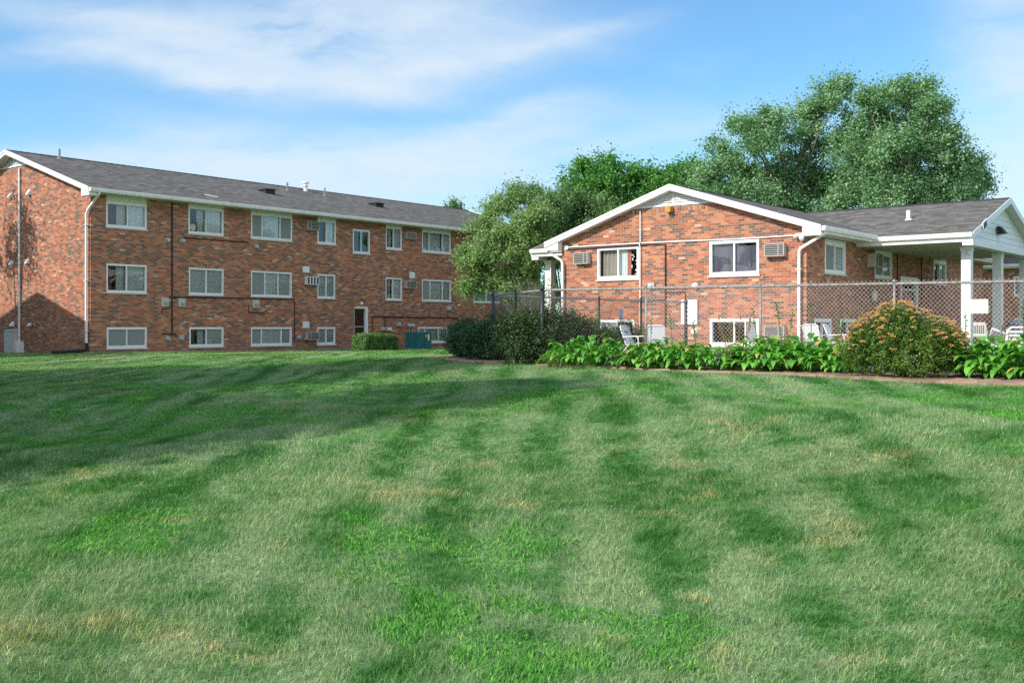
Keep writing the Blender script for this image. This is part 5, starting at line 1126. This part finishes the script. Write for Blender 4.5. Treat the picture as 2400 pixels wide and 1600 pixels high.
# cirrus sheet high above: direction -> tangent coordinates of the northern sky
ys=w.math('MAXIMUM',Y_,.02); U=w.math('DIVIDE',X_,ys); V_=w.math('DIVIDE',Z_,ys)
base=w.comb(U,V_)
wx=w.noise(w.mapping(base,scale=(1,2.2,1)),3.2,5,.6,.4,out=1); wr_=w.sep(wx)
U2=w.math('ADD',U,w.math('MULTIPLY',w.math('SUBTRACT',wr_[0],.5),.10)); V2=w.math('ADD',V_,w.math('MULTIPLY',w.math('SUBTRACT',wr_[1],.5),.055))
def blob(px,py,sx_,sy_,ang,amp):
    u0=(px-CX)/F; v0=(HY-py)/F; a=radians(ang)
    du=w.math('SUBTRACT',U2,u0); dv=w.math('SUBTRACT',V2,v0)
    p=w.math('ADD',w.math('MULTIPLY',du,cos(a)/(sx_/F)),w.math('MULTIPLY',dv,sin(a)/(sx_/F))); q=w.math('ADD',w.math('MULTIPLY',du,-sin(a)/(sy_/F)),w.math('MULTIPLY',dv,cos(a)/(sy_/F)))
    r2=w.math('ADD',w.math('MULTIPLY',p,p),w.math('MULTIPLY',q,q))
    return w.math('MULTIPLY',w.math('EXPONENT',w.math('MULTIPLY',r2,-1.)),amp)
bl=[(700,110,400,95,-2,1.05),(400,165,200,36,-14,.7),(720,195,280,34,-4,.7),(1060,150,280,42,10,.7),(900,30,320,80,0,.75),(250,40,330,40,-8,.6),(1330,85,180,18,14,.45),
    (780,410,520,80,4,.95),(500,330,300,50,-6,.4),(1130,330,260,44,14,.8),(1230,260,130,24,12,.6),(300,385,400,45,0,.6),(1250,375,200,20,10,.4),(2380,200,140,330,0,.75),(2300,420,260,140,0,.55),(1750,285,330,45,4,.3),(150,120,260,30,5,.3),(900,470,700,60,0,.5)]
tot=None
for b in bl:
    x=blob(*b); tot=x if tot is None else w.math('ADD',tot,x)
st=w.noise(w.mapping(w.comb(U2,V2),rot=(0,0,radians(-8)),scale=(2.2,9,1)),2.2,6,.62,.5); st2=w.noise(w.mapping(w.comb(U2,V2),rot=(0,0,radians(10)),scale=(4,12,1)),3.,5,.6,.3)
tex=w.math('ADD',w.math('MULTIPLY',st,2.0),w.math('MULTIPLY',st2,1.3)); tex=w.math('SUBTRACT',tex,.86); tex=w.math('MAXIMUM',tex,.12)
cl=w.math('MULTIPLY',w.math('MULTIPLY',tot,1.1),tex); cl=w.math('MULTIPLY',cl,w.math('GREATER_THAN',Y_,.02))
glob=w.ramp(w.noise(w.mapping(d,scale=(1.5,1.5,4)),1.8,6,.6,.5),[(.5,0.),(.8,.3)]); 
cl=w.math('ADD',cl,w.math('MULTIPLY',glob,.5)); cl=w.math('SUBTRACT',1.,w.math('EXPONENT',w.math('MULTIPLY',cl,-1.35)),clamp=True)
sky=w.mix(1.,sk.outputs[0],(.65,.94,1.04),'MULTIPLY')
fin=w.mix(cl,sky,(4.1,4.65,5.15))
# unseen broken cloud added behind the camera to brighten shaded facade and lawn
south_fill=w.math('MULTIPLY',w.math('SUBTRACT',-.02,Y_,clamp=True),4.,clamp=True)
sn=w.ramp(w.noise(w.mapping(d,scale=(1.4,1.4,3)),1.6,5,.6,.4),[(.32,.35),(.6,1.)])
fin=w.mix(w.math('MULTIPLY',south_fill,sn),fin,(6.6,6.9,7.3))
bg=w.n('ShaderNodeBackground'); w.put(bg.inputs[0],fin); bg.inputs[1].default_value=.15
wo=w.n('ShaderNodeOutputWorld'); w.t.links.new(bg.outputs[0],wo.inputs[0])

# ------------------------------------------------------------------ camera + render
cam=bpy.data.cameras.new('camera'); co_=bpy.data.objects.new('camera',cam); COL.objects.link(co_); co_.location=(0,0,EYE); co_.rotation_euler=(radians(90),0,0)
cam.sensor_width=36; cam.lens=36*F/2400; cam.shift_y=-(800-HY)/2400; cam.clip_end=3000; cam.clip_start=.05; SC.camera=co_
SC.view_settings.view_transform='Standard'; SC.view_settings.look='None'; SC.view_settings.exposure=.35; SC.view_settings.gamma=1
SC.cycles.adaptive_threshold=.004; SC.cycles.max_bounces=6; SC.cycles.transparent_max_bounces=10; SC.cycles.diffuse_bounces=3; SC.cycles.glossy_bounces=3; SC.cycles.use_denoising=False
SC.cycles.sample_clamp_indirect=8
